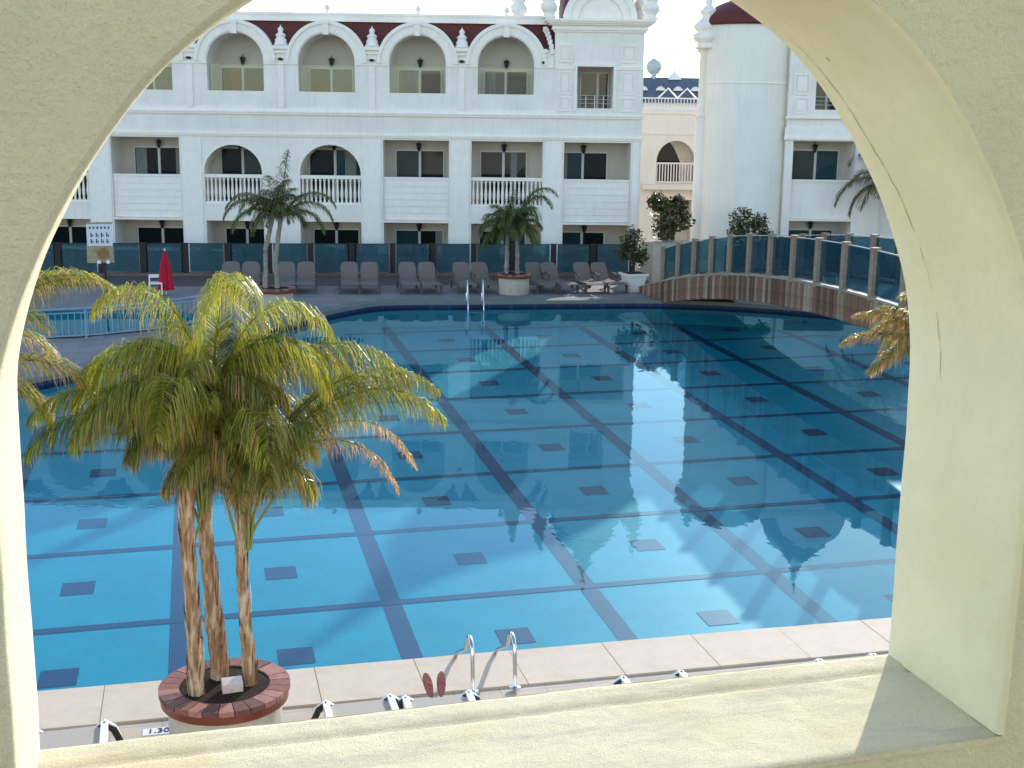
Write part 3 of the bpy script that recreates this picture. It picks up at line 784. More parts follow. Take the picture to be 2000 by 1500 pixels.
for u0, u1, z0, z1 in ((-.70, -.30, 2.35, 4.26), (12.95, 13.18, 2.35, 4.26), (14.74, 15.02, 2.35, 4.26), (6.9, 7.3, 2.35, 4.26), (10.2, 10.46, -1, 1.36), (9.02, 9.5, 5.75, 7.12), (12.1, 12.35, 5.75, 7.12), (.75, 1.0, 2.35, 4.26)):
    b = MB(); nfold = max(2, int((u1-u0)/.07))
    for k in range(nfold):
        a = u0+(u1-u0)*k/nfold; c = u0+(u1-u0)*(k+1)/nfold; m2_ = (a+c)/2
        b.q((a, Y-.036, z0+.02), (m2_, Y-.06, z0+.02), (m2_, Y-.06, z1-.01), (a, Y-.036, z1-.01)); b.q((m2_, Y-.06, z0+.02), (c, Y-.036, z0+.02), (c, Y-.036, z1-.01), (m2_, Y-.06, z1-.01))
    b.build('curtain', CURTAIN, hotel)
# clear glass balcony screens in the upper arches
for c in AC[:5]:
    b = MB(); b.box(c-.975, c+.975, .30, .315, 6.302, 7.22); b.build('glass_screen', CLEAR, hotel)
# solid balcony fronts with boarded lines
for u0, u1 in ((-1.2, 1.2), (8.40, 10.73), (14.82, 17.2)):
    p = empty('balcony_front', (0, 0, 0), parent=hotel)
    b = MB(); b.box(u0+.004, u1-.004, .12, .30, 1.845, 3.30); b.build('panel_core', WHITE, p)
    b = MB(); b.box(u0+.003, u1-.003, .07, .33, 3.30, 3.37); b.build('panel_cap', WHITE_TRIM, p)
    nb = 6
    for k in range(nb):
        z0 = 1.85+k*(1.44/nb); b = MB(); b.box(u0+.006, u1-.006, .095, .118, z0+.008, z0+1.44/nb-.006); b.build('plank', WHITE_TRIM, p)
# balustrades
bal_prof = [(.045, 0), (.045, .05), (.03, .08), (.05, .20), (.056, .30), (.04, .45), (.028, .58), (.03, .66), (.045, .70), (.045, .76)]
bb = MB(); bb.lathe([(r*1.0, z*1.10) for r, z in bal_prof], n=8); bal_me = bb.mesh('baluster', WHITE_TRIM, True)
for u0, u1 in ((-4.5, -2.05), (2.06, 4.10), (5.44, 7.60), (11.53, 14.06)):
    p = empty('balustrade', (0, 0, 0), parent=hotel)
    b = MB(); b.box(u0+.003, u1-.003, .06, .26, 3.28, 3.40); b.build('handrail', WHITE_TRIM, p)
    b = MB(); b.box(u0+.003, u1-.003, .05, .27, 2.372, 2.44); b.build('base_rail', WHITE_TRIM, p)
    n = int((u1-u0)/.145)
    for k in range(n): inst('baluster', bal_me, p, (u0+(k+.5)*(u1-u0)/n, .16, 2.44))
p = empty('turret_railing', (0, 0, 0), parent=hotel)
b = MB()
for z in (6.30, 6.16, 6.02): b.tube([(15.22, .05, z), (16.50, .05, z)], .014, 5)
b.build('rail', CHROME_W, p)
for k in range(5): bb = MB(); u = 15.24+k*.31; bb.tube([(u, .05, 5.86), (u, .05, 6.30)], .013, 5); bb.build('rail_post', CHROME_W, p)
# pier flutes on first floor (raised flat strips)
for u0, u1 in ((-2.0, -1.25), (1.28, 1.98), (7.68, 8.32), (10.80, 11.46), (14.13, 14.75), (17.27, 17.5)):
    b = MB(); b.box(u0, u1, -.03, -.002, GZ, 4.70); b.build('pier', WHITE_TRIM, hotel)
for c, r in ((3.08, 1.02), (6.52, 1.08)):
    b = MB(); n = 24
    for k in range(n):
        t0, t1 = math.pi*k/n, math.pi*(k+1)/n; q = lambda r_, t: (c-r_*math.cos(t), -.025, 3.45+r_*.96*math.sin(t))
        b.q(q(r+.005, t0), q(r+.005, t1), q(r+.10, t1), q(r+.10, t0))
    b.build('arch_moulding', WHITE_TRIM, hotel)

# ---------------- link building with pointed opening, terrace rail
lx, ly = -3.17, 12.22   # stands well behind the two wings
link = empty('link_building', (F0[0]+lx*math.cos(PHI)-ly*math.sin(PHI), F0[1]+lx*math.sin(PHI)+ly*math.cos(PHI), -1.46), PHI, 'low cream link block with a railed pointed arch between the two white hotel wings', 'building')
ops = [dict(u0=18.50, u1=19.97, z0=3.12, z1=3.92, arch='round', h=.80), dict(u0=18.72, u1=19.90, z0=-1.6, z1=2.50)]
facade(ops, 15.5, 22.4, GZ, lambda u: 5.85, y=3.0, depth=.9).build('wall', CREAM_WALL, link)
b = MB(); b.box(15.5, 22.4, 3.9, 4.05, GZ, 5.85); b.build('inner_wall', CREAM_WALL, link)
b = MB(); pts = [(18.52, 3.895, 3.13)]
for k in range(13):
    t = k/12; u = 18.52+1.0*t; pts.append((u, 3.89, 3.9+.76*(1-abs(2*t-1)**1.7)))
pts.append((19.52, 3.89, 3.13)); b.q(*pts); b.build('dark_doorway', WG[0], link)
b = MB(); b.box(18.74, 19.42, 3.86, 3.898, GZ, 2.46); b.build('dark_doorway', WG[0], link)
b = MB(); b.box(15.5, 22.4, 2.9, 3.0, 5.72, 5.80); b.box(15.5, 22.4, 2.92, 3.0, 4.95, 5.0); b.build('string_course', WHITE_TRIM, link)
p = empty('railing', (0, 0, 0), parent=link)
b = MB(); b.box(18.49, 19.98, 3.05, 3.13, 3.84, 3.90); b.box(18.49, 19.98, 3.05, 3.13, 3.14, 3.19); b.build('handrail', WHITE_TRIM, p)
for k in range(14): bb = MB(); u = 18.54+k*.108; bb.box(u-.018, u+.018, 3.07, 3.11, 3.19, 3.84); bb.build('baluster', WHITE_TRIM, p)
b = MB(); b.box(18.0, 20.3, 2.6, 3.0, 2.90, 3.08); b.build('balcony_slab', CREAM_WALL, link)
p = empty('terrace_railing', (0, 0, 0), parent=link)
b = MB(); b.box(17.6, 20.0, 3.05, 3.10, 6.26, 6.31); b.box(17.6, 20.0, 3.05, 3.10, 5.90, 5.94); b.build('handrail', WHITE_TRIM, p)
for k in range(20): bb = MB(); u = 17.65+k*.122; bb.box(u-.013, u+.013, 3.06, 3.09, 5.94, 6.26); bb.build('baluster', WHITE_TRIM, p)
for u in (18.9, 19.62):
    b = MB(); b.tube([(u-.36, 3.4, 6.30), (u, 3.4, 6.66), (u+.36, 3.4, 6.30)], .035, 4); b.build('gable_trellis', WHITE_TRIM, link)

link.scale = (1.261, 1.261, 1.261)
# ---------------- right wing: round corner tower + turret block
wing = empty('tower_building', (F0[0], F0[1], 0), PHI, 'white hotel wing behind the bridge with a smooth round corner tower and second turret', 'hotel building')
DZW = .14
b = MB(); b.lathe([(1.62, GZ), (1.62, 8.80)], (21.42, 1.25, 0), n=48); o = b.build('round_wall', CREAM_WALL, wing); smooth_angle(o, 40)
b = MB(); b.lathe([(1.72, 8.80), (1.74, 8.92), (1.5, 9.25), (1.2, 9.5), (.6, 9.75), (0, 9.8)], (21.42, 1.25, 0), n=32); o = b.build('tower_roof', RED_ROOF, wing, smooth=True)
b = MB(); b.lathe([(1.64, 6.78), (1.65, 6.80), (1.64, 6.82)], (21.42, 1.25, 0), n=48); b.build('wall_ring', WHITE_TRIM, wing)
b = MB(); b.lathe([(.19, 5.6), (.23, 5.62), (.23, 5.72), (.16, 5.78), (.21, 5.9), (.21, 6.0), (.20, 6.05), (.20, 7.8), (.30, 7.92), (.30, 8.02)], (19.86, .95, 0), n=14); b.build('corner_column', CREAM_WALL, wing, smooth=True)
b = MB(); b.lathe([(.26, GZ), (.26, 5.6)], (19.86, .95, 0), n=14); b.build('corner_pier', CREAM_WALL, wing, smooth=True)
o = inst('pinnacle', pm_, wing, (19.90, .85, 7.98)); o.scale = (1.75, 1.75, 1.05)
wops = [dict(u0=22.98, u1=25.22, z0=GZ, z1=1.99), dict(u0=22.98, u1=25.22, z0=3.42-1.36, z1=4.82)]
facade(wops, 22.70, 26.2, GZ, lambda u: 5.66, y=0.0).build('wall', WHITE, wing)
facade([dict(u0=23.66, u1=24.9, z0=5.92, z1=7.35)], 22.70, 26.2, 5.66, lambda u: 8.6, y=-.06, depth=DEP+.06).build('turret_wall', WHITE, wing)
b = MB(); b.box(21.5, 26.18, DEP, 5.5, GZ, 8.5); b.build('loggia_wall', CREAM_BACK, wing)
b = MB(); b.box(22.62, 26.25, -.10, -.002, 4.86, 4.95); b.box(22.64, 26.25, -.05, -.002, 4.95, 5.30); b.box(22.62, 26.25, -.11, -.062, 5.60, 5.68); b.build('string_course', WHITE_TRIM, wing)
p = empty('balcony_front', (0, 0, 0), parent=wing)
b = MB(); b.box(22.984, 25.216, .12, .30, 2.065, 3.40); b.build('panel_core', WHITE, p); b = MB(); b.box(22.983, 25.217, .07, .33, 3.40, 3.46); b.build('panel_cap', WHITE_TRIM, p)
window(wing, 23.30, 24.95, 2.4, 4.45, Y, [WG[1], WG[2]], .5); window(wing, 23.3, 24.9, -1, 1.55, Y, [WG[0], WG[0]])
lantern(wing, 24.08, Y-.002, 4.46); lantern(wing, 24.08, Y-.002, 1.66)
panel_frame(wing, 22.86, 23.45, 6.42, 7.15); panel_frame(wing, 22.86, 23.45, 5.76, 6.34)
window(wing, 23.8, 24.8, 5.7, 7.2, Y, [WG[1], WG[0]], .6)
p = empty('turret_railing', (0, 0, 0), parent=wing); b = MB()
for z in (6.36, 6.22, 6.08): b.tube([(23.66, .05, z), (24.9, .05, z)], .014, 5)
b.build('rail', CHROME_W, p)
turret_top(wing, 22.75, 26.15, -.06, 8.6)

b = MB(); b.box(26.25, 31.0, .3, 8, GZ, 9.0); b.build('sun_blocking_wing', WHITE, wing)  # wing extension added out of view to keep sun off the pool
# ---------------- distant building
far = empty('distant_building', (F0[0], F0[1], 0), PHI, 'distant building with slate blue roof and pale egg shaped finial between the wings', 'building')
b = MB(); b.box(17.0, 29.0, 25, 34, GZ, 6.5); b.build('wall', CREAM_WALL, far)
b = MB(); b.q((16.8, 24.8, 6.35), (29.2, 24.8, 6.35), (29.0, 26.2, 7.72), (17.0, 26.2, 7.72)); b.q((17.0, 26.2, 7.72), (29, 26.2, 7.72), (29, 33, 7.72), (17, 33, 7.72)); b.build('roof', SLATE, far)
for k in range(9):
    u = 18.6+k*.95; b = MB(); b.lathe([(.26, 0), (.24, .1), (.12, .2), (0, .24)], (u, 25.4, 7.0), n=10); b.build('dormer', WHITE_TRIM, far)
b = MB(); b.lathe([(.22, 0), (.16, .1), (.14, .22), (.30, .36), (.42, .56), (.43, .75), (.34, .95), (.16, 1.08), (0, 1.15)], (21.15, 26.3, 7.6), n=18); b.build('egg_finial', mat('weathered_green_stone', (.42, .47, .46), .8, var=.25, vscale=3), far, smooth=True)
b = MB(); b.lathe([(.45, 0), (.3, .2), (.12, .35), (.06, .5), (.03, .95), (0, 1.0)], (22.3, 26.3, 7.6), n=10); b.build('spire', WHITE_TRIM, far)

# ================================================================== glass fence behind the loungers
A_, B_ = Vector((-1.73, 44.93, 0)), Vector((13.40, 42.93, 0)); fd = (B_-A_).normalized(); fl_ = (B_-A_).length/11
fence = empty('glass_fence', (0, 0, 0), 0, 'teal tinted glass fence with dark brown posts running behind the row of loungers', 'fence')
ang = math.atan2(fd.y, fd.x)
pbm = MB(); pbm.box(-.095, .095, -.05, .05, -.2, 1.10); post_me = pbm.mesh('post', FENCE_POST)
gb = MB(); gb.box(.14, fl_-.14, -.006, .006, .12, 1.07); pane_me = gb.mesh('glass_panel', TEAL)
cb = MB(); cb.box(.06, fl_-.06, -.02, .02, 1.07, 1.09); cap_me = cb.mesh('top_rail', FENCE_POST)
for k in range(-5, 13):
    p = A_ + fd*fl_*k
    inst('post', post_me, fence, (p.x, p.y, DZ), ang)
    if k < 12: inst('glass_panel', pane_me, fence, (p.x, p.y, DZ), ang); inst('top_rail', cap_me, fence, (p.x, p.y, DZ), ang)
nrm = Vector((fd.y, -fd.x, 0)); sb = MB(); p0 = A_-fd*9; p1 = B_+fd*1.6
sb.q(*[tuple((p.x, p.y, DZ+.004)) for p in (p0+nrm*2.9, p1+nrm*2.6, p1, p0)]); sb.build('brown_paving_strip', tiles('brown_paving', (.115, .085, .075), (.10, .075, .068), .22, .22, .008, (.07, .055, .05), .8, .15), kind='structure')
kb = MB(); kb.obox((A_+B_)/2+Vector((0, 0, .07)), fd, Vector((-fd.y, fd.x, 0)), (0, 0, 1), 12.5, .18, .17); kb.build('low_kerb_wall', mat('reddish_brown_kerb', (.16, .11, .09), .85, var=.2, vscale=3), kind='structure')

# ================================================================== bridge
BX0, BX1, BC, BH, BK = 13.6, 15.7, 24.7, 1.97, .0087
def bz(y): return BH - BK*(y-BC)**2
bridge = empty('footbridge', (0, 0, 0), 0, 'arched wooden footbridge with glass panels between square wooden posts over the pool', 'bridge')
YA, YB = BC-14.2, BC+14.2 
b = MB(); n = 60
for k in range(n):
    y0, y1 = YA+(YB-YA)*k/n, YA+(YB-YA)*(k+1)/n; z0, z1 = bz(y0), bz(y1); t = .55
    x0, x1 = BX0+.04, BX1-.04
    b.q((x0, y0, z0-.06), (x1, y0, z0-.06), (x1, y1, z1-.06), (x0, y1, z1-.06)); b.q((x0, y0, z0-t), (x0, y1, z1-t), (x1, y1, z1-t), (x1, y0, z0-t))
    for x in (x0, x1): b.q((x, y0, z0-t), (x, y1, z1-t), (x, y1, z1-.06), (x, y0, z0-.06))
b.build('deck_slab', mat('grey_bridge_deck', (.33, .30, .27), .8, var=.15, vscale=3), bridge)
pl_mats = [mat('red_brown_plank', (.21, .10, .058), .75, var=.3, vscale=7, bump=.3, bscale=40), mat('faded_plank', (.27, .18, .12), .8, var=.3, vscale=7, bump=.3, bscale=40),
           mat('brown_plank', (.12, .062, .038), .75, var=.3, vscale=7, bump=.3, bscale=40), mat('pale_grey_plank', (.35, .25, .17), .8, var=.25, vscale=7, bump=.3, bscale=40)]
PWD = .16
pmes = []
for m_ in pl_mats:
    bb = MB(); bb.box(-.018, .018, -PWD/2+.004, PWD/2-.004, -.66, 0); pmes.append(bb.mesh('plank', m_))
yy = YA+.1; k = 0
while yy < YB:
    if bz(yy) > .20:
        me = random.choices(pmes, (4, 2.2, 3, 1.6))[0]
        inst('plank', me, bridge, (BX0+random.uniform(-.004, .004), yy, bz(yy)+random.uniform(-.004, .004)))
        k += 1
    yy += PWD
b = MB(); yy = YA+.1
while yy < YB:
    b.box(BX1-.018, BX1+.018, yy-PWD/2+.004, yy+PWD/2-.004, bz(yy)-.66, bz(yy)); yy += PWD
b.build('far_side_cladding', pl_mats[0], bridge, kind='stuff')
EDGE = mat('pale_edge_strip', (.33, .27, .21), .7, var=.2, vscale=8)
for x in (BX0, BX1):
    b = MB()
    for k in range(n):
        y0, y1 = YA+(YB-YA)*k/n, YA+(YB-YA)*(k+1)/n
        a0, a1 = bz(y0), bz(y1); b.q((x-.05, y0, a0+.03), (x+.06, y0, a0+.03), (x+.06, y1, a1+.03), (x-.05, y1, a1+.03)); b.q((x-.05, y0, a0-.02), (x-.05, y1, a1-.02), (x-.05, y1, a1+.03), (x-.05, y0, a0+.03)); b.q((x+.06, y0, a0-.02), (x+.06, y1, a1-.02), (x+.06, y1, a1+.03), (x+.06, y0, a0+.03))
    b.build('edge_strip', EDGE, bridge)
bb = MB(); bb.box(-.075, .075, -.075, .075, -.05, 1.02); bb.box(-.085, .085, -.085, .085, 1.02, 1.05); bp_me = bb.mesh('bridge_post', WOOD_POST)
PS = 1.24
ypos = [24.12 + PS*i for i in range(-10, 11)]
for x in (BX0+.02, BX1-.02):
    for i, y in enumerate(ypos):
        inst('bridge_post', bp_me, bridge, (x, y, bz(y)))
        if i < len(ypos)-1:
            y2 = ypos[i+1]; g_ = MB(); xa = x
            for xx in (xa-.005, xa+.005):
                g_.q((xx, y+.09, bz(y)+.07), (xx, y2-.09, bz(y2)+.07), (xx, y2-.09, bz(y2)+.98), (xx, y+.09, bz(y)+.98))
            g_.q((xa-.005, y+.09, bz(y)+.98), (xa+.005, y+.09, bz(y)+.98), (xa+.005, y2-.09, bz(y2)+.98), (xa-.005, y2-.09, bz(y2)+.98))
            g_.build('glass_panel', BR_GLASS, bridge)
for x in (BX0+.02, BX1-.02):
    g_ = MB(); g_.tube([(x, y, bz(y)+1.0) for y in [ypos[0]+(ypos[-1]-ypos[0])*k/60 for k in range(61)]], .011, 5); g_.build('handrail', mat('pale_handrail', (.55, .55, .52), .5, .4), bridge)

# ================================================================== palms
def frond_mesh(length, az, el, droop, nl, ll, lw, yellow=.4, brown=.1, curl=0, seed=0, sag=1.0, pet=.12, mats=None, thick=.011, vee=.35):
    rnd = random.Random(seed); b = MB()
    d = Vector((math.cos(az)*math.cos(el), math.sin(az)*math.cos(el), math.sin(el))); p = Vector((0, 0, 0)); n = 26; st = length/n
    pts = [p.copy()]; dirs = [d.copy()]
    side0 = Vector((-math.sin(az), math.cos(az), 0))
    for k in range(n):
        t = k/n
        d = (d + Vector((0, 0, -1))*droop*(0.25+1.6*t)/n + side0*curl/n).normalized(); p = p + d*st; pts.append(p.copy()); dirs.append(d.copy())
    b.tube(pts, [thick*(1-.85*k/n) for k in range(n+1)], 5, False)
    b.c += [(.35, .1, 0, 1)]*len(b.v); b_n = len(b.f)
    for i in range(nl):
        t = pet + (1-pet)*(i+.5)/nl
        f = t*n; k = min(n-1, int(f)); q = pts[k].lerp(pts[k+1], f-k); dd = dirs[k]
        sd = dd.cross(Vector((0, 0, 1))); sd = sd.normalized() if sd.length > .08 else side0.copy()
        upv = sd.cross(dd).normalized()
        env = math.sin(math.pi*min(1, .16+.84*((t-pet)/(1-pet))**.75))**.55*.96+.10
        for sgn in (-1, 1):
            L = ll*env*rnd.uniform(.72, 1.12)
            a = .55+.35*rnd.random()
            v0 = (dd*a + sd*sgn*rnd.uniform(.7, 1.0) + upv*(vee+rnd.uniform(-.25, .25))).normalized()
            v1 = (v0*.55 + Vector((0, 0, -1))*rnd.uniform(.35, .9)*sag + dd*.2).normalized()
            v2 = (v1*.55 + Vector((rnd.uniform(-.32, .32), rnd.uniform(-.32, .32), -1))*.9*sag).normalized()
            wv = v0.cross(Vector((rnd.uniform(-.5, .5), rnd.uniform(-.5, .5), 1))).normalized()*lw*rnd.uniform(.7, 1.2)
            p1 = q+v0*L*.32; p2 = p1+v1*L*.36; p3 = p2+v2*L*.36
            i0 = len(b.v)
            b.v += [tuple(x) for x in (q-wv*.5, q+wv*.5, p1+wv, p1-wv, p2+wv*.75, p2-wv*.75, p3)]
            b.f += [(i0, i0+1, i0+2, i0+3), (i0+3, i0+2, i0+4, i0+5), (i0+5, i0+4, i0+6)]
            y_ = max(0, min(1, yellow+rnd.gauss(0, .32))); br = 1.0 if rnd.random() < brown else 0.0
            tipb = br or (rnd.random() < brown*2.2)*.8
            for w_, tb in ((0, br*.6), (0, br*.6), (1, br), (1, br), (2, max(br, tipb*.7)), (2, max(br, tipb*.7)), (3, max(br, tipb))): b.c.append((y_, tb, 0, 1))
    return b

def trunk_mesh(pts, rads, seed, rough=.012, n=14, boots=26, bl=.16):
    rnd = random.Random(seed); b = MB(); P3 = [Vector(p) for p in pts]
    fine = []; fr = []
    m = len(P3)-1
    for i in range(m):
        for k in range(8):
            t = k/8; fine.append(P3[i].lerp(P3[i+1], t)); fr.append(rads[i]+(rads[i+1]-rads[i])*t)
    fine.append(P3[-1]); fr.append(rads[-1])
    b.tube(fine, fr, n)
    b.v = [tuple(Vector(v) + Vector((noise.noise(Vector(v)*17), noise.noise(Vector(v)*17+Vector((9, 0, 0))), 0))*rough*2) for v in b.v]
    # old frond bases: torn upright strips hugging the stem
    L = len(fine)
    for i in range(boots):
        t = (i+rnd.random())/boots*.97; f = t*(L-1); k = int(f); c = fine[k].lerp(fine[min(k+1, L-1)], f-k); r = fr[k]
        a = rnd.random()*6.283; o = Vector((math.cos(a), math.sin(a), 0)); s = Vector((-o.y, o.x, 0)); w = rnd.uniform(.012, .03); h = bl*rnd.uniform(.7, 1.5)
        p0 = c+o*(r*.82); p1 = c+o*(r*1.10)+Vector((0, 0, h*.55)); p2 = c+o*(r*rnd.uniform(1.05, 1.35))+Vector((0, 0, h))
        i0 = len(b.v)
        b.v += [tuple(x) for x in (p0-s*w, p0+s*w, p1+s*w*.9, p1-s*w*.9, p2+s*w*.3, p2-s*w*.3, p1-o*.012, p0-o*.02)]
        b.f += [(i0, i0+1, i0+2, i0+3), (i0+3, i0+2, i0+4, i0+5), (i0+1, i0+7, i0+6, i0+2), (i0, i0+3, i0+6, i0+7)]
    return b

def round_planter(loc, label, group='round palm planters with red brick rims', rad=.545, h=.60, far=False):
    t = empty('round_planter', loc, 0, label, 'planter', group)
    b = MB(); b.lathe([(rad*.86, 0), (rad*.88, .02), (rad*.88, h-.10)], n=36); o = b.build('drum', CONCRETE_POT, t); smooth_angle(o, 40)
    b = MB(); b.lathe([(rad*.88, h-.10), (rad*.99, h-.09), (rad, h-.005), (rad*.985, h-.002)], n=40); o = b.build('rim_band', mat_rim, t); smooth_angle(o, 50)
    nt_ = 26
    if True:
        for k in range(nt_):
            a0, a1 = 2*math.pi*k/nt_+.008, 2*math.pi*(k+1)/nt_-.008; am = (a0+a1)/2
            bb = MB(); r0, r1 = rad*.70, rad*1.015; z0, z1 = h-.015, h+.030+random.uniform(0, .004)
            q = [(r0, a0), (r1, a0), (r1*1.002, am), (r1, a1), (r0, a1), (r0, am)]
            top = [(r*math.cos(a), r*math.sin(a), z1) for r, a in q]; bot = [(x, y, z0) for x, y, z in top]
            bb.v = bot+top; bb.f = [tuple(reversed(range(6))), tuple(range(6, 12))] + [(i, (i+1) % 6, 6+(i+1) % 6, 6+i) for i in range(6)]
            bb.build('rim_brick', random.choice(rim_mats), t)
    b = MB(); b.lathe([(rad*.71, h+.02), (rad*.70, h-.08), (rad*.35, h-.05), (0, h-.045)], n=24)
    b.v = [(x, y, z+noise.noise(Vector((x*9, y*9, 0)))*.02) for x, y, z in b.v]; b.build('soil', SOIL, t)
    return t
mat_rim = mat('glazed_red_rim', (.16, .035, .018), .35, .5, var=.3, vscale=6)
rim_mats = [mat('red_brown_brick', (.22, .08, .055), .6, .3, var=.3, vscale=18, bump=.3), mat('pink_brick', (.32, .145, .11), .6, .3, var=.25, vscale=18, bump=.3), mat('dark_brick', (.14, .058, .045), .6, .3, var=.3, vscale=18, bump=.3)]

# near palm in its planter
PC = Vector((.105, 10.60, .155))
round_planter(PC, 'big round planter with red brick rim just below the arch sill')
b = MB(); b.obox((PC.x+.06, PC.y-.13, .155+.67), (1, .1, 0), (-.1, 1, .3), (0, -.3, 1), .085, .05, .055)
b.build('white_spotlight', mat('pale_pink_box', (.68, .58, .55), .6, var=.1, vscale=20), label='small pale box lamp lying on the soil between the near palm trunks', cat='lamp')
NP = empty('palm_tree', PC, 0, 'large sunlit yellow green palm with three shaggy trunks in the near brick rimmed planter', 'palm tree', 'palms in round planters')
heads = [Vector((-.12, 0, 2.68)), Vector((-.02, .10, 2.96)), Vector((.22, -.02, 2.34))]
t0 = [[(-.235, -.12, .50), (-.235, -.115, .9), (-.245, -.08, 1.4), (-.27, -.06, 2.0), (-.24, -.04, 2.4), heads[0]],
      [(-.03, .16, .52), (-.07, .15, 1.0), (-.10, .14, 1.5), (-.12, .12, 2.1), heads[1]],
      [(.22, -.03, .52), (.20, -.02, .9), (.18, -.02, 1.4), (.17, -.02, 1.8), (.19, -.02, 2.1), heads[2]]]
for i, (pts, rr) in enumerate(zip(t0, (.064, .064, .052))):
    m_ = len(pts); rads = [rr*(1.05 if k == 0 else .92+.08*math.sin(k*2)) for k in range(m_)]; rads[-1] = rr*.8
    tb = trunk_mesh(pts, rads, i+3, boots=80, bl=.26); o = tb.build('trunk', BARK, NP); smooth_angle(o, 60)
def fr(head, length, az, el, droop, **k):
    a = dict(nl=165, ll=.46, lw=.0040, yellow=.45, brown=.06, sag=1.9, vee=-.12, seed=random.randint(0, 99999), mats=None); a.update(k)
    fb_ = frond_mesh(length, az, el, droop, **a)
    o = fb_.build('frond', LEAF, NP); o.location = heads[head]; return o
# hand placed fronds of the picture (az in radians, 0 = +x, pi/2 = away from the viewer)
fr(1, 1.75, R(75), R(80), 3.3, yellow=.9, brown=.05, ll=.48)
fr(1, 1.75, R(165), R(80), 3.5, yellow=.85, ll=.50)
fr(1, 1.80, R(-70), R(82), 3.4, yellow=.95, ll=.50)
fr(1, 1.75, R(12), R(76), 3.6, yellow=1, ll=.48)
fr(1, 1.60, R(-25), R(70), 3.8, yellow=.95, ll=.50)
fr(1, 1.70, R(8), R(56), 2.9, yellow=.9, ll=.48)
fr(1, 1.65, R(172), R(64), 3.6, yellow=.55, ll=.55)
fr(1, 1.55, R(200), R(70), 3.8, yellow=.7, ll=.52)
fr(0, 1.55, R(-110), R(74), 3.8, yellow=.5, ll=.55)
fr(0, 1.55, R(-150), R(70), 3.6, yellow=.4, ll=.55)
fr(2, 1.60, R(-80), R(76), 3.8, yellow=.5, ll=.55)
fr(2, 2.15, R(5), R(60), 2.05, yellow=.55, brown=.06, ll=.52, nl=190)
fr(2, 2.10, R(-6), R(57), 2.1, yellow=.6, brown=.08, ll=.54, nl=186)
fr(2, 1.95, R(12), R(62), 2.2, yellow=.65, brown=.05, ll=.52, nl=180)
fr(1, 1.95, R(-3), R(48), 2.0, yellow=.5, brown=.08, ll=.52, nl=180)
fr(2, 1.95, R(14), R(48), 2.5, yellow=.4, brown=.62, ll=.26, nl=90)
fr(2, 1.65, R(-12), R(50), 2.7, yellow=.5, brown=.75, ll=.24, nl=80)
fr(0, 1.65, R(170), R(50), 2.0, yellow=.25, ll=.50)
fr(0, 1.60, R(190), R(44), 2.0, yellow=.15, brown=.05, ll=.48)
fr(0, 1.45, R(205), R(60), 2.8, yellow=.6, ll=.50)
fr(0, 1.30, R(150), R(66), 2.8, yellow=.5, ll=.46)
for h_ in range(3):
    for k in range(14):
        az = k*2.399+h_*1.1; el = R(78-2.0*k)+random.uniform(-.08, .08)
        fr(h_, random.uniform(.95, 1.25)*(1-.016*k), az, el, 2.5+.04*k, yellow=random.uniform(.05, .75), brown=.03+.012*k, ll=random.uniform(.36, .48))
    for k in range(2):
        fr(h_, random.uniform(.5, .65), k*2.6+h_, R(42), 2.4, yellow=.3, brown=.35, ll=.30, nl=60)
    # green petioles below the crown
    b = MB()
    for k in range(9):
        a = k*.75+h_; hd = heads[h_]; o_ = Vector((math.cos(a), math.sin(a), 0))
        b.tube([hd+Vector((0, 0, -.5))+o_*.03, hd+Vector((0, 0, -.2))+o_*.07, hd+o_*.15+Vector((0, 0, .05)), hd+o_*.34+Vector((0, 0, .22))], [.016, .013, .011, .008], 5)
    b.build('petiole_cluster', PETIOLE, NP)
for pts in ([(.18, -.03, 1.78), (.30, -.04, 2.05), (.52, -.05, 2.38), (.72, -.05, 2.62)], [(.18, -.03, 1.80), (.10, -.04, 2.1), (.04, -.05, 2.4)], [(-.26, -.07, 1.8), (-.16, -.08, 2.1), (-.10, -.06, 2.4)], [(-.12, .1, 1.9), (-.2, .05, 2.2), (-.3, 0, 2.4)]):
    b = MB(); b.tube(pts, [.016, .012, .009, .007][:len(pts)], 6); b.build('petiole', PETIOLE, NP)

def far_palm(loc, label, trunks, nfr, flen, seed, lean=0, group='palms in round planters', ll=.26, dens=34, lmat=None, cat='palm tree', up_first=True, tr=.06, yellow=.3, brown=.15, extra=(), lw=.009):
    rnd = random.Random(seed); root = empty('palm_tree', loc, 0, label, cat, group)
    for ti, pts in enumerate(trunks):
        m_ = len(pts); tb = trunk_mesh(pts, [tr*1.2]+[tr]*(m_-1), seed+ti, boots=20, bl=.12, n=10); tb.build('trunk', BARK_FAR, root)
        hd = Vector(pts[-1])
        for k in range(nfr):
            az = k*2.399+seed+ti; el = R(82-70*k/nfr)+rnd.uniform(-.1, .1)
            fb_ = frond_mesh(flen*rnd.uniform(.75, 1.1), az, el, 1.9+1.1*k/nfr, dens, ll, lw, yellow+rnd.uniform(-.15, .2), brown, seed=rnd.randint(0, 99999), thick=.014)
            o = fb_.build('frond', lmat or LEAF_FAR, root); o.location = hd
        for (az, el, L, dr) in (extra if ti == 0 else ()):
            fb_ = frond_mesh(L, az, el, dr, dens+14, ll, lw, yellow, brown, seed=rnd.randint(0, 99999), thick=.018)
            o = fb_.build('frond', lmat or LEAF_FAR, root); o.location = hd
    return root
PL0 = Vector((2.12, 36.40, .155)); PL1 = Vector((9.55, 38.75, .155))
round_planter(PL0, 'round brick rimmed planter on the far deck under the dark two trunk palm')
round_planter(PL1, 'round brick rimmed planter on the far deck beside the far pool ladder')
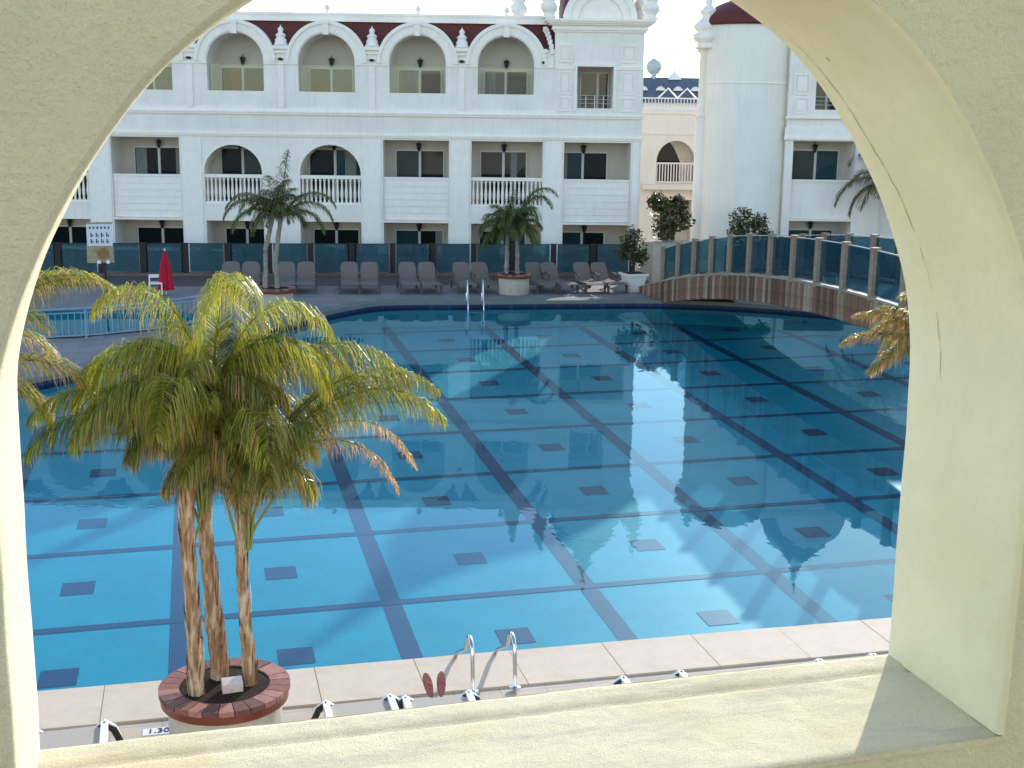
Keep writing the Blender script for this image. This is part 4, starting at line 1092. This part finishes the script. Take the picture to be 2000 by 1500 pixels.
far_palm(PL0, 'dark green palm with two slim trunks and an upright new frond', [[(.05, 0, .5), (.02, 0, 1.5), (.18, 0, 2.55)], [(-.28, .05, .5), (-.25, .05, 1.7), (.0, .02, 2.75)]], 8, 1.1, 11, extra=((R(30), R(84), 1.9, .9), (R(2), R(56), 1.95, 2.5), (R(-12), R(46), 1.8, 2.6), (R(15), R(30), 1.6, 2.6), (R(178), R(56), 1.9, 2.6), (R(168), R(46), 1.95, 2.5), (R(192), R(36), 1.7, 2.6), (R(200), R(60), 1.6, 2.9)), dens=66, yellow=.35, ll=.46, lw=.010)
far_palm(PL1, 'bushy green palm in front of the balustraded balcony on the far deck', [[(.10, 0, .5), (.10, 0, 1.2), (.05, 0, 2.0)], [(-.22, .1, .5), (-.2, .1, 1.9)]], 13, 1.15, 23, extra=((R(8), R(74), 2.15, 2.9), (R(20), R(70), 2.0, 3.1), (R(185), R(45), 1.5, 3.0), (R(-60), R(70), 1.5, 3.4), (R(-120), R(66), 1.5, 3.4)), dens=70, yellow=.25, brown=.04, ll=.48, lw=.011)
far_palm((24.3, 41.3, .15), 'dusky palm with drooping fronds in front of the right hotel wing behind the bridge', [[(0, 0, 0), (-.1, 0, 1.5), (-.4, 0, 3.1)]], 26, 2.4, 37, group='palms standing in the ground', dens=66, ll=.62, yellow=.15, brown=.35, tr=.13, lw=.013)
# palm whose crown reaches in at the right jamb, and the one at the left jamb
far_palm((7.35, 11.75, .15), 'palm behind the right jamb with orange tipped fronds hanging below the bridge', [[(0, 0, 0), (.0, 0, 1.4), (.05, 0, 3.15)]], 14, .95, 51, group='palms standing in the ground', lmat=LEAF, dens=84, ll=.28, yellow=.5, brown=.30, tr=.075, extra=((R(168), R(42), .98, 1.1), (R(160), R(22), 1.0, 1.0), (R(185), R(8), .85, 1.2), (R(176), R(55), .9, 1.6)), lw=.0055)
far_palm((-2.05, 10.9, .15), 'palm behind the left jamb with pale tipped fronds over the blue railing', [[(0, 0, 0), (.0, 0, 1.6), (.08, 0, 3.3)]], 15, 1.15, 63, group='palms standing in the ground', lmat=LEAF, dens=110, ll=.38, yellow=.6, brown=.16, tr=.08, extra=((R(12), R(58), 1.75, 1.9), (R(2), R(62), 1.75, 2.1), (R(20), R(60), 1.7, 1.9), (R(-8), R(28), 1.5, 2.1)), lw=.0048)

# ---- leafy shrubs
def leaf_ball(root, name, centers, nleaf, size, m, seed, parent=True, bsh=.2):
    rnd = random.Random(seed); b = MB()
    for (c, r) in centers:
        for k in range(nleaf):
            d_ = Vector((rnd.gauss(0, 1), rnd.gauss(0, 1), rnd.gauss(0, 1))).normalized(); rr = r*(rnd.random()**.35)
            if noise.noise(d_*2.2+Vector(c)) < -.18: continue
            p = Vector(c)+d_*rr*rnd.uniform(.85, 1.12); s = size*rnd.uniform(.6, 1.3)
            a = Vector((rnd.gauss(0, 1), rnd.gauss(0, 1), rnd.gauss(0, .6))).normalized(); w = a.cross(d_+Vector((.1, .2, .3))).normalized()*s*.36; a = a*s
            i0 = len(b.v); b.v += [tuple(x) for x in (p, p+a*.5+w, p+a, p+a*.5-w)]; b.f.append((i0, i0+1, i0+2, i0+3))
            y_ = rnd.random()*.7; br = 1.0 if rnd.random() < bsh else 0
            b.c += [(y_, br, 0, 1)]*4
    return b.build(name, m, root)
t = empty('small_tree', (13.46, 38.75, .15), 0, 'small round headed tree standing in the white square pot beside the bridge', 'tree')
b = MB(); b.tube([(0, 0, .55), (.01, 0, 1.0), (-.02, 0, 1.5)], [.04, .03, .025], 7); b.build('trunk', FENCE_POST, t)
leaf_ball(t, 'crown', [((0, 0, 1.35), .45), ((-.1, 0, 1.75), .33), ((.22, 0, 1.1), .28), ((-.28, .1, 1.25), .26)], 420, .11, LEAF_BUSH, 5, bsh=.06)
t = empty('square_pot', (13.46, 38.75, .15), .1, 'tapered white square pot at the left foot of the bridge', 'plant pot')
b = MB()
def frust(b, z0, z1, a, c):
    i = len(b.v); b.v += [(-a,-a,z0),(a,-a,z0),(a,a,z0),(-a,a,z0),(-c,-c,z1),(c,-c,z1),(c,c,z1),(-c,c,z1)]
    b.f += [tuple(i+k for k in f_) for f_ in ((0,3,2,1),(0,1,5,4),(1,2,6,5),(2,3,7,6),(3,0,4,7))]
frust(b, 0, .52, .21, .32); b.build('body', POT_WHITE, t)
b = MB(); b.box(-.36, .36, -.36, .36, .52, .59); b.build('rim', POT_WHITE, t)
b = MB(); b.box(-.31, .31, -.31, .31, .585, .60); b.build('soil', SOIL, t)
t = empty('bushy_tree', (15.75, 41.8, -.9), 0, 'olive bushy tree with reddish leaf tips left of the round tower', 'tree')
b = MB(); b.tube([(0, 0, 0), (.05, 0, 1.4), (0, 0, 2.8)], [.08, .06, .03], 7); b.build('trunk', BARK_FAR, t)
leaf_ball(t, 'crown', [((0, 0, 3.2), .62), ((-.45, 0, 3.65), .35), ((.42, 0, 3.05), .42), ((-.1, .2, 2.75), .45), ((.35, .1, 3.6), .3)], 560, .13, LEAF_BUSH, 8, bsh=.14)
t = empty('shrub', (18.35, 41.2, -.9), 0, 'dark green clipped shrub in front of the round white tower', 'shrub')
b = MB(); b.tube([(0, 0, 0), (.0, 0, 2.2)], [.06, .04], 7); b.build('trunk', BARK_FAR, t)
leaf_ball(t, 'crown', [((-.22, 0, 3.15), .42), ((.42, 0, 3.0), .36), ((0, 0, 2.6), .5), ((.7, 0, 2.55), .3), ((-.35, 0, 2.7), .35)], 620, .10, LEAF_BUSH, 9, bsh=.02)
b = MB(); b.box(14.9, 16.6, 41.0, 42.2, -.9, 1.42); b.build('tree_box', mat('tan_planter_wall', (.45, .36, .26), .85, var=.15, vscale=2), label='tan masonry box holding the olive bushy tree beside the bridge', cat='planter')

# ================================================================== loungers on the far deck
def make_lounger(sling, frame, label):
    t = empty('sun_lounger', (0, 0, 0), 0, label, 'sun lounger', 'grey loungers in pairs on the far deck')
    w = .28; b = MB()
    a = R(57)
    # backrest: rounded top, slightly bowed
    base = Vector((0, .62, .34)); axis = Vector((0, math.cos(a), math.sin(a))); n_ = 8
    prof_ = [(-.94, 0), (-.97, .25), (-1, .5), (-.97, .75), (-.90, .88), (-.72, .97), (-.4, 1.0)]
    loopL = [(x*w, tt) for x, tt in prof_]; loop = loopL + [(-x, tt) for x, tt in reversed(loopL)]
    pf = [tuple(base+axis*.55*tt+Vector((x, 0, 0))+Vector((0, .02*math.cos(x/w*1.4), 0))) for x, tt in loop]; pbk = [tuple(Vector(p)+Vector((0, .03, .015))) for p in pf]
    m_ = len(pf); b.v = pf+pbk; b.f = [tuple(range(m_)), tuple(reversed(range(m_, 2*m_)))] + [(i, m_+i, m_+(i+1) % m_, (i+1) % m_) for i in range(m_)]
    b.build('backrest', sling, t)
    b = MB(); st = [(-.72, .30), (-.5, .335), (-.2, .33), (.1, .30), (.4, .29), (.60, .335)]
    for (y0, z0), (y1, z1) in zip(st, st[1:]):
        b.q((-w, y0, z0), (w, y0, z0), (w, y1, z1), (-w, y1, z1)); b.q((-w, y0, z0-.02), (-w, y1, z1-.02), (w, y1, z1-.02), (w, y0, z0-.02))
        for s_ in (-1, 1): b.q((s_*w, y0, z0-.02), (s_*w, y1, z1-.02), (s_*w, y1, z1), (s_*w, y0, z0))
    b.q((-w, -.72, .28), (w, -.72, .28), (w, -.72, .30), (-w, -.72, .30))
    b.build('seat', sling, t)
    for s_ in (-1, 1):
        b = MB(); x = s_*(w+.03)
        b.tube([(x, -.74, .24), (x, -.4, .28), (x, .5, .27), (x, .98, .24)], .022, 6); b.build('side_rail', frame, t)
        b = MB(); b.tube([(x, .15, .28), (x, .12, .50), (x, .45, .54), (x, .70, .50)], .02, 6); b.build('armrest', frame, t)
        for y in (-.62, .86):
            b = MB(); b.box(x-.03, x+.03, y-.035, y+.035, 0, .25); b.build('leg', frame, t)
    return t
lpos = [(.96, 39.95, .0), (1.57, 39.86, .0), (2.67, 39.71, .02), (3.27, 39.62, .0), (4.61, 39.43, .0), (5.21, 39.34, -.03), (6.44, 39.16, .03), (7.05, 39.08, .03), (8.16, 38.92, .05), (8.79, 38.83, .12), (10.54, 38.58, .14), (11.14, 38.49, .28), (12.07, 38.36, .12), (12.70, 38.27, .22)]
lab = ['first lounger from the left on the far deck, left of the dark two trunk palm', 'second lounger from the left, partly behind the left trunk of the dark palm',
       'lounger just right of the dark two trunk palm, left one of its pair', 'lounger right of the dark two trunk palm, right one of its pair',
       'left lounger of the pair standing alone right of the dark palm pair', 'right lounger of the pair standing alone right of the dark palm pair',
       'left lounger of the fourth pair from the left on the far deck', 'right lounger of the fourth pair from the left on the far deck',
       'lounger directly behind the left rail of the far pool ladder', 'lounger between the far pool ladder and the planter of the bushy palm',
       'lounger directly right of the bushy palm planter', 'turned lounger second to the right of the bushy palm planter',
       'second lounger to the left of the white square pot', 'turned lounger right beside the white square pot']
base = make_lounger(SLING, LOUNGE_FRAME, lab[0])
for i, (x, y, a) in enumerate(lpos):
    o = base if i == 0 else copy_tree(base)
    o.location = (x, y+.62, DZ); o.rotation_euler = (0, 0, -.10+a); o['label'] = lab[i]

# near loungers: white plastic with grey slings; only their ends show above the sill
def near_lounger(loc, rz, label, sc=1):
    t = empty('sun_lounger', loc, rz, label, 'sun lounger', 'white loungers along the near pool edge')
    w = .29
    b = MB(); b.box(-w+.03, w-.03, -1.75, -.03, .245, .262); b.build('seat', SLING_N, t)
    for s_ in (-1, 1):
        b = MB(); b.obox((s_*w, -.9, .26), (1, 0, 0), (0, 1, 0), (0, 0, 1), .03, .90, .035); b.build('side_rail', PLASTIC_W, t)
        # arched end leg: white tube, its shaded side put in as a black tube
        b = MB(); pts = [(s_*w-.13, .02, 0), (s_*w-.115, .02, .12), (s_*w-.07, .02, .22), (s_*w, .02, .27), (s_*w+.07, .02, .22), (s_*w+.115, .02, .12), (s_*w+.13, .02, 0)]
        b.tube(pts, .027, 8); b.build('arched_leg', PLASTIC_W, t)
        b = MB(); b.tube([(x_, -.028, z_+.004) for x_, _, z_ in pts], .031, 8); b.build('leg_shade', DARKMETAL, t)
        b = MB(); b.box(s_*w-.03, s_*w+.03, -1.6, -1.54, 0, .23); b.build('leg', PLASTIC_W, t)
    b = MB(); b.box(-w, w, -.05, -.01, .225, .26); b.build('end_rail', SLING_N, t)
    return t
for loc, rz, lb in [((-1.20, 10.80, .155), .03, 'white lounger at the left foot of the wall, its grey sling beside the depth marker'),
                    ((1.27, 10.80, .155), .02, 'white lounger with raised arms between the big planter and the sandals'),
                    ((1.98, 10.74, .155), -.02, 'white lounger holding the rust coloured sandals beside the near ladder'),
                    ((4.04, 10.74, .155), .02, 'white lounger midway between the near ladder and the shaded sill corner'),
                    ((6.04, 10.72, .155), .02, 'white lounger nearest the right jamb')]:
    near_lounger(loc, rz, lb)
b = MB(); sd_ = empty('sandals', (2.02, 10.98, .31), 0, 'pair of rust brown sandals propped upright on a white lounger end', 'sandals')
for s_, rz_ in ((-1, -.20), (1, .16)):
    b = MB(); n_ = 14; outl = []
    for k in range(n_):
        a = 2*math.pi*k/n_; wv = .042*(1+.18*math.sin(a)); outl.append((wv*math.cos(a), .125*math.sin(a)+.11))
    for dy in (0, .022):
        b.v += [(x_, dy, z_) for x_, z_ in outl]
    b.f = [tuple(range(n_)), tuple(reversed(range(n_, 2*n_)))] + [(i, n_+i, n_+(i+1) % n_, (i+1) % n_) for i in range(n_)]
    o = b.build('sandal_sole', SANDAL, sd_); o.location = (s_*.048, 0, 0); o.rotation_euler = (-.75, rz_, 0)
    b = MB(); b.tube([(-.035, -.012, .10), (0, -.05, .13), (.035, -.012, .10)], .009, 6); o2 = b.build('strap', SANDAL, sd_); o2.location = o.location; o2.rotation_euler = o.rotation_euler

# ================================================================== pool ladders
def ladder(loc, rz, label, w=.40, h=.66, reach=.62, m=STEEL, r=.021):
    t = empty('pool_ladder', loc, rz, label, 'pool ladder', 'steel pool ladders')
    for s_ in (-1, 1):
        x = s_*w/2; pts = [(x, 0, -.02), (x, 0, h*.45), (x, .02, h*.80)]
        for k in range(1, 9):
            a = math.pi*k/9; pts.append((x, .15-.13*math.cos(a), h*.80+.13*math.sin(a)*1.1))
        pts += [(x, .31, h*.70), (x, reach+.16, .09), (x, reach+.25, .01), (x, reach+.30, -.15), (x, reach+.32, -.95)]
        b = MB(); b.tube(pts, r, 10); b.build('handrail', m, t, smooth=True)
        b = MB(); b.lathe([(.055, 0), (.055, .012), (.03, .02)], (x, 0, .018), n=14); b.build('foot_flange', m, t)
    for z in (-.25, -.55, -.85):
        b = MB(); b.box(-w/2, w/2, reach+.28, reach+.36, z-.012, z+.012); b.build('step', m, t)
    return t
ladder((2.63, 11.26, .165), 0, 'polished steel pool ladder at the near pool edge beside the sandals', w=.415, reach=.60, h=.46)
ladder((7.95, 37.15, .18), math.pi-.1, 'thin steel pool ladder on the far pool edge in front of the loungers', w=.46, h=.62, reach=.2)

# ================================================================== left railing, sign, parasol, chair
rail = empty('blue_railing', (0, 0, 0), 0, 'light blue metal railing along the second pool at the left', 'railing')
rp = [Vector(p) for p in ((-9, 31.6, 0), (-6.5, 31.9, 0), (-4.1, 32.1, 0), (-2.3, 32.5, 0), (-.9, 33.3, 0), (.2, 34.3, 0), (.9, 35.5, 0))]
def alongpts(pts, step):
    out = []; carry = 0
    for a, c in zip(pts, pts[1:]):
        L = (c-a).length; t = carry
        while t < L: out.append(a.lerp(c, t/L)); t += step
        carry = t-L
    return out
H_ = .72
for z in (.18+H_, .18+H_-.10, .24):
    b = MB(); b.tube([p+Vector((0, 0, z)) for p in rp], .024 if z > .8 else .016, 6); b.build('rail', BLUE_RAIL, rail)
pb2 = MB(); pb2.tube([(0, 0, .06), (0, 0, H_-.10)], .010, 5); bal2 = pb2.mesh('baluster', BLUE_RAIL)
pb3 = MB(); pb3.tube([(0, 0, 0), (0, 0, H_)], .026, 6); post2 = pb3.mesh('rail_post', BLUE_RAIL)
for p in alongpts(rp, .15): inst('baluster', bal2, rail, (p.x, p.y, .18))
for p in alongpts(rp, 1.6): inst('rail_post', post2, rail, (p.x, p.y, .15))

sg = empty('notice_board', (-2.50, 37.72, .15), 0, 'notice board on a dark post with white rules sheet above a tan panel', 'sign')
b = MB(); b.tube([(0, 0, 0), (0, 0, 1.35)], .035, 8); b.build('post', FENCE_POST, sg)
b = MB(); b.box(-.44, .24, -.05, 0, 1.72, 2.33); b.build('white_sheet', mat('white_sign_sheet', (.66, .66, .66), .5), sg)
TANP = mat('tan_sign_panel', (.36, .27, .15), .6, var=.3, vscale=8)
b = MB(); b.box(-.42, .26, -.06, .01, 2.335, 2.38); b.build('cap_board', TANP, sg)
b = MB(); b.box(-.46, .26, -.04, .01, 1.25, 1.715); b.build('tan_panel', TANP, sg)
b = MB()
rr = random.Random(3)
for k in range(6): b.box(-.37+k*.10, -.37+k*.10+.045, -.056, -.0505, 2.20, 2.26)
for r_ in range(2):
    for k in range(4):
        x = -.34+k*.14; z = 1.80+r_*.17
        b.box(x, x+.03, -.056, -.0505, z, z+.12); b.box(x+.045, x+.07, -.056, -.0505, z+.02, z+.07)
b.build('pictogram', INK, sg)
b = MB(); b.box(-.18, .12, -.066, -.061, 1.42, 1.60); b.box(-.10, .04, -.067, -.061, 1.36, 1.66); b.build('emblem', mat('brown_emblem', (.30, .14, .05), .6), sg)
for x in (-.14, .10):
    b = MB(); b.lathe([(0, -.05), (.05, -.03), (.06, .01), (.04, .05), (0, .06)], (x, -.10, 1.27), n=10); b.build('lamp_globe', PLASTIC_W, sg)

um = empty('parasol', (-.92, 39.95, .06), 0, 'closed red parasol standing beside the small white chair', 'parasol')
b = MB(); b.tube([(0, 0, 0), (0, 0, 1.50)], .02, 6); b.build('pole', PLASTIC_W, um)
b = MB(); n_ = 16; pr = [(.20, .25), (.17, .45), (.14, .8), (.09, 1.15), (.04, 1.38), (.02, 1.43)]
b.lathe(pr, n=n_); b.v = [(x*(1+.28*math.cos(8*math.atan2(y, x))), y*(1+.28*math.cos(8*math.atan2(y, x))), z) for x, y, z in b.v]; b.build('canopy', REDCLOTH, um)
b = MB(); b.lathe([(.2, 0), (.2, .08), (.05, .1)], n=14); b.build('base', LOUNGE_FRAME, um)
ch = empty('white_chair', (-1.22, 39.9, .15), 0, 'small white plastic chair left of the closed red parasol', 'chair')
b = MB(); b.box(-.2, .2, -.18, .2, .36, .40); b.build('seat', PLASTIC_W, ch)
for x in (-.18, .18):
    for y in (-.16, .18): b = MB(); b.box(x-.02, x+.02, y-.02, y+.02, 0, .36 if y < 0 else .62); b.build('leg', PLASTIC_W, ch)
b = MB(); b.box(-.2, .2, .17, .20, .52, .62); b.build('backrest', PLASTIC_W, ch)
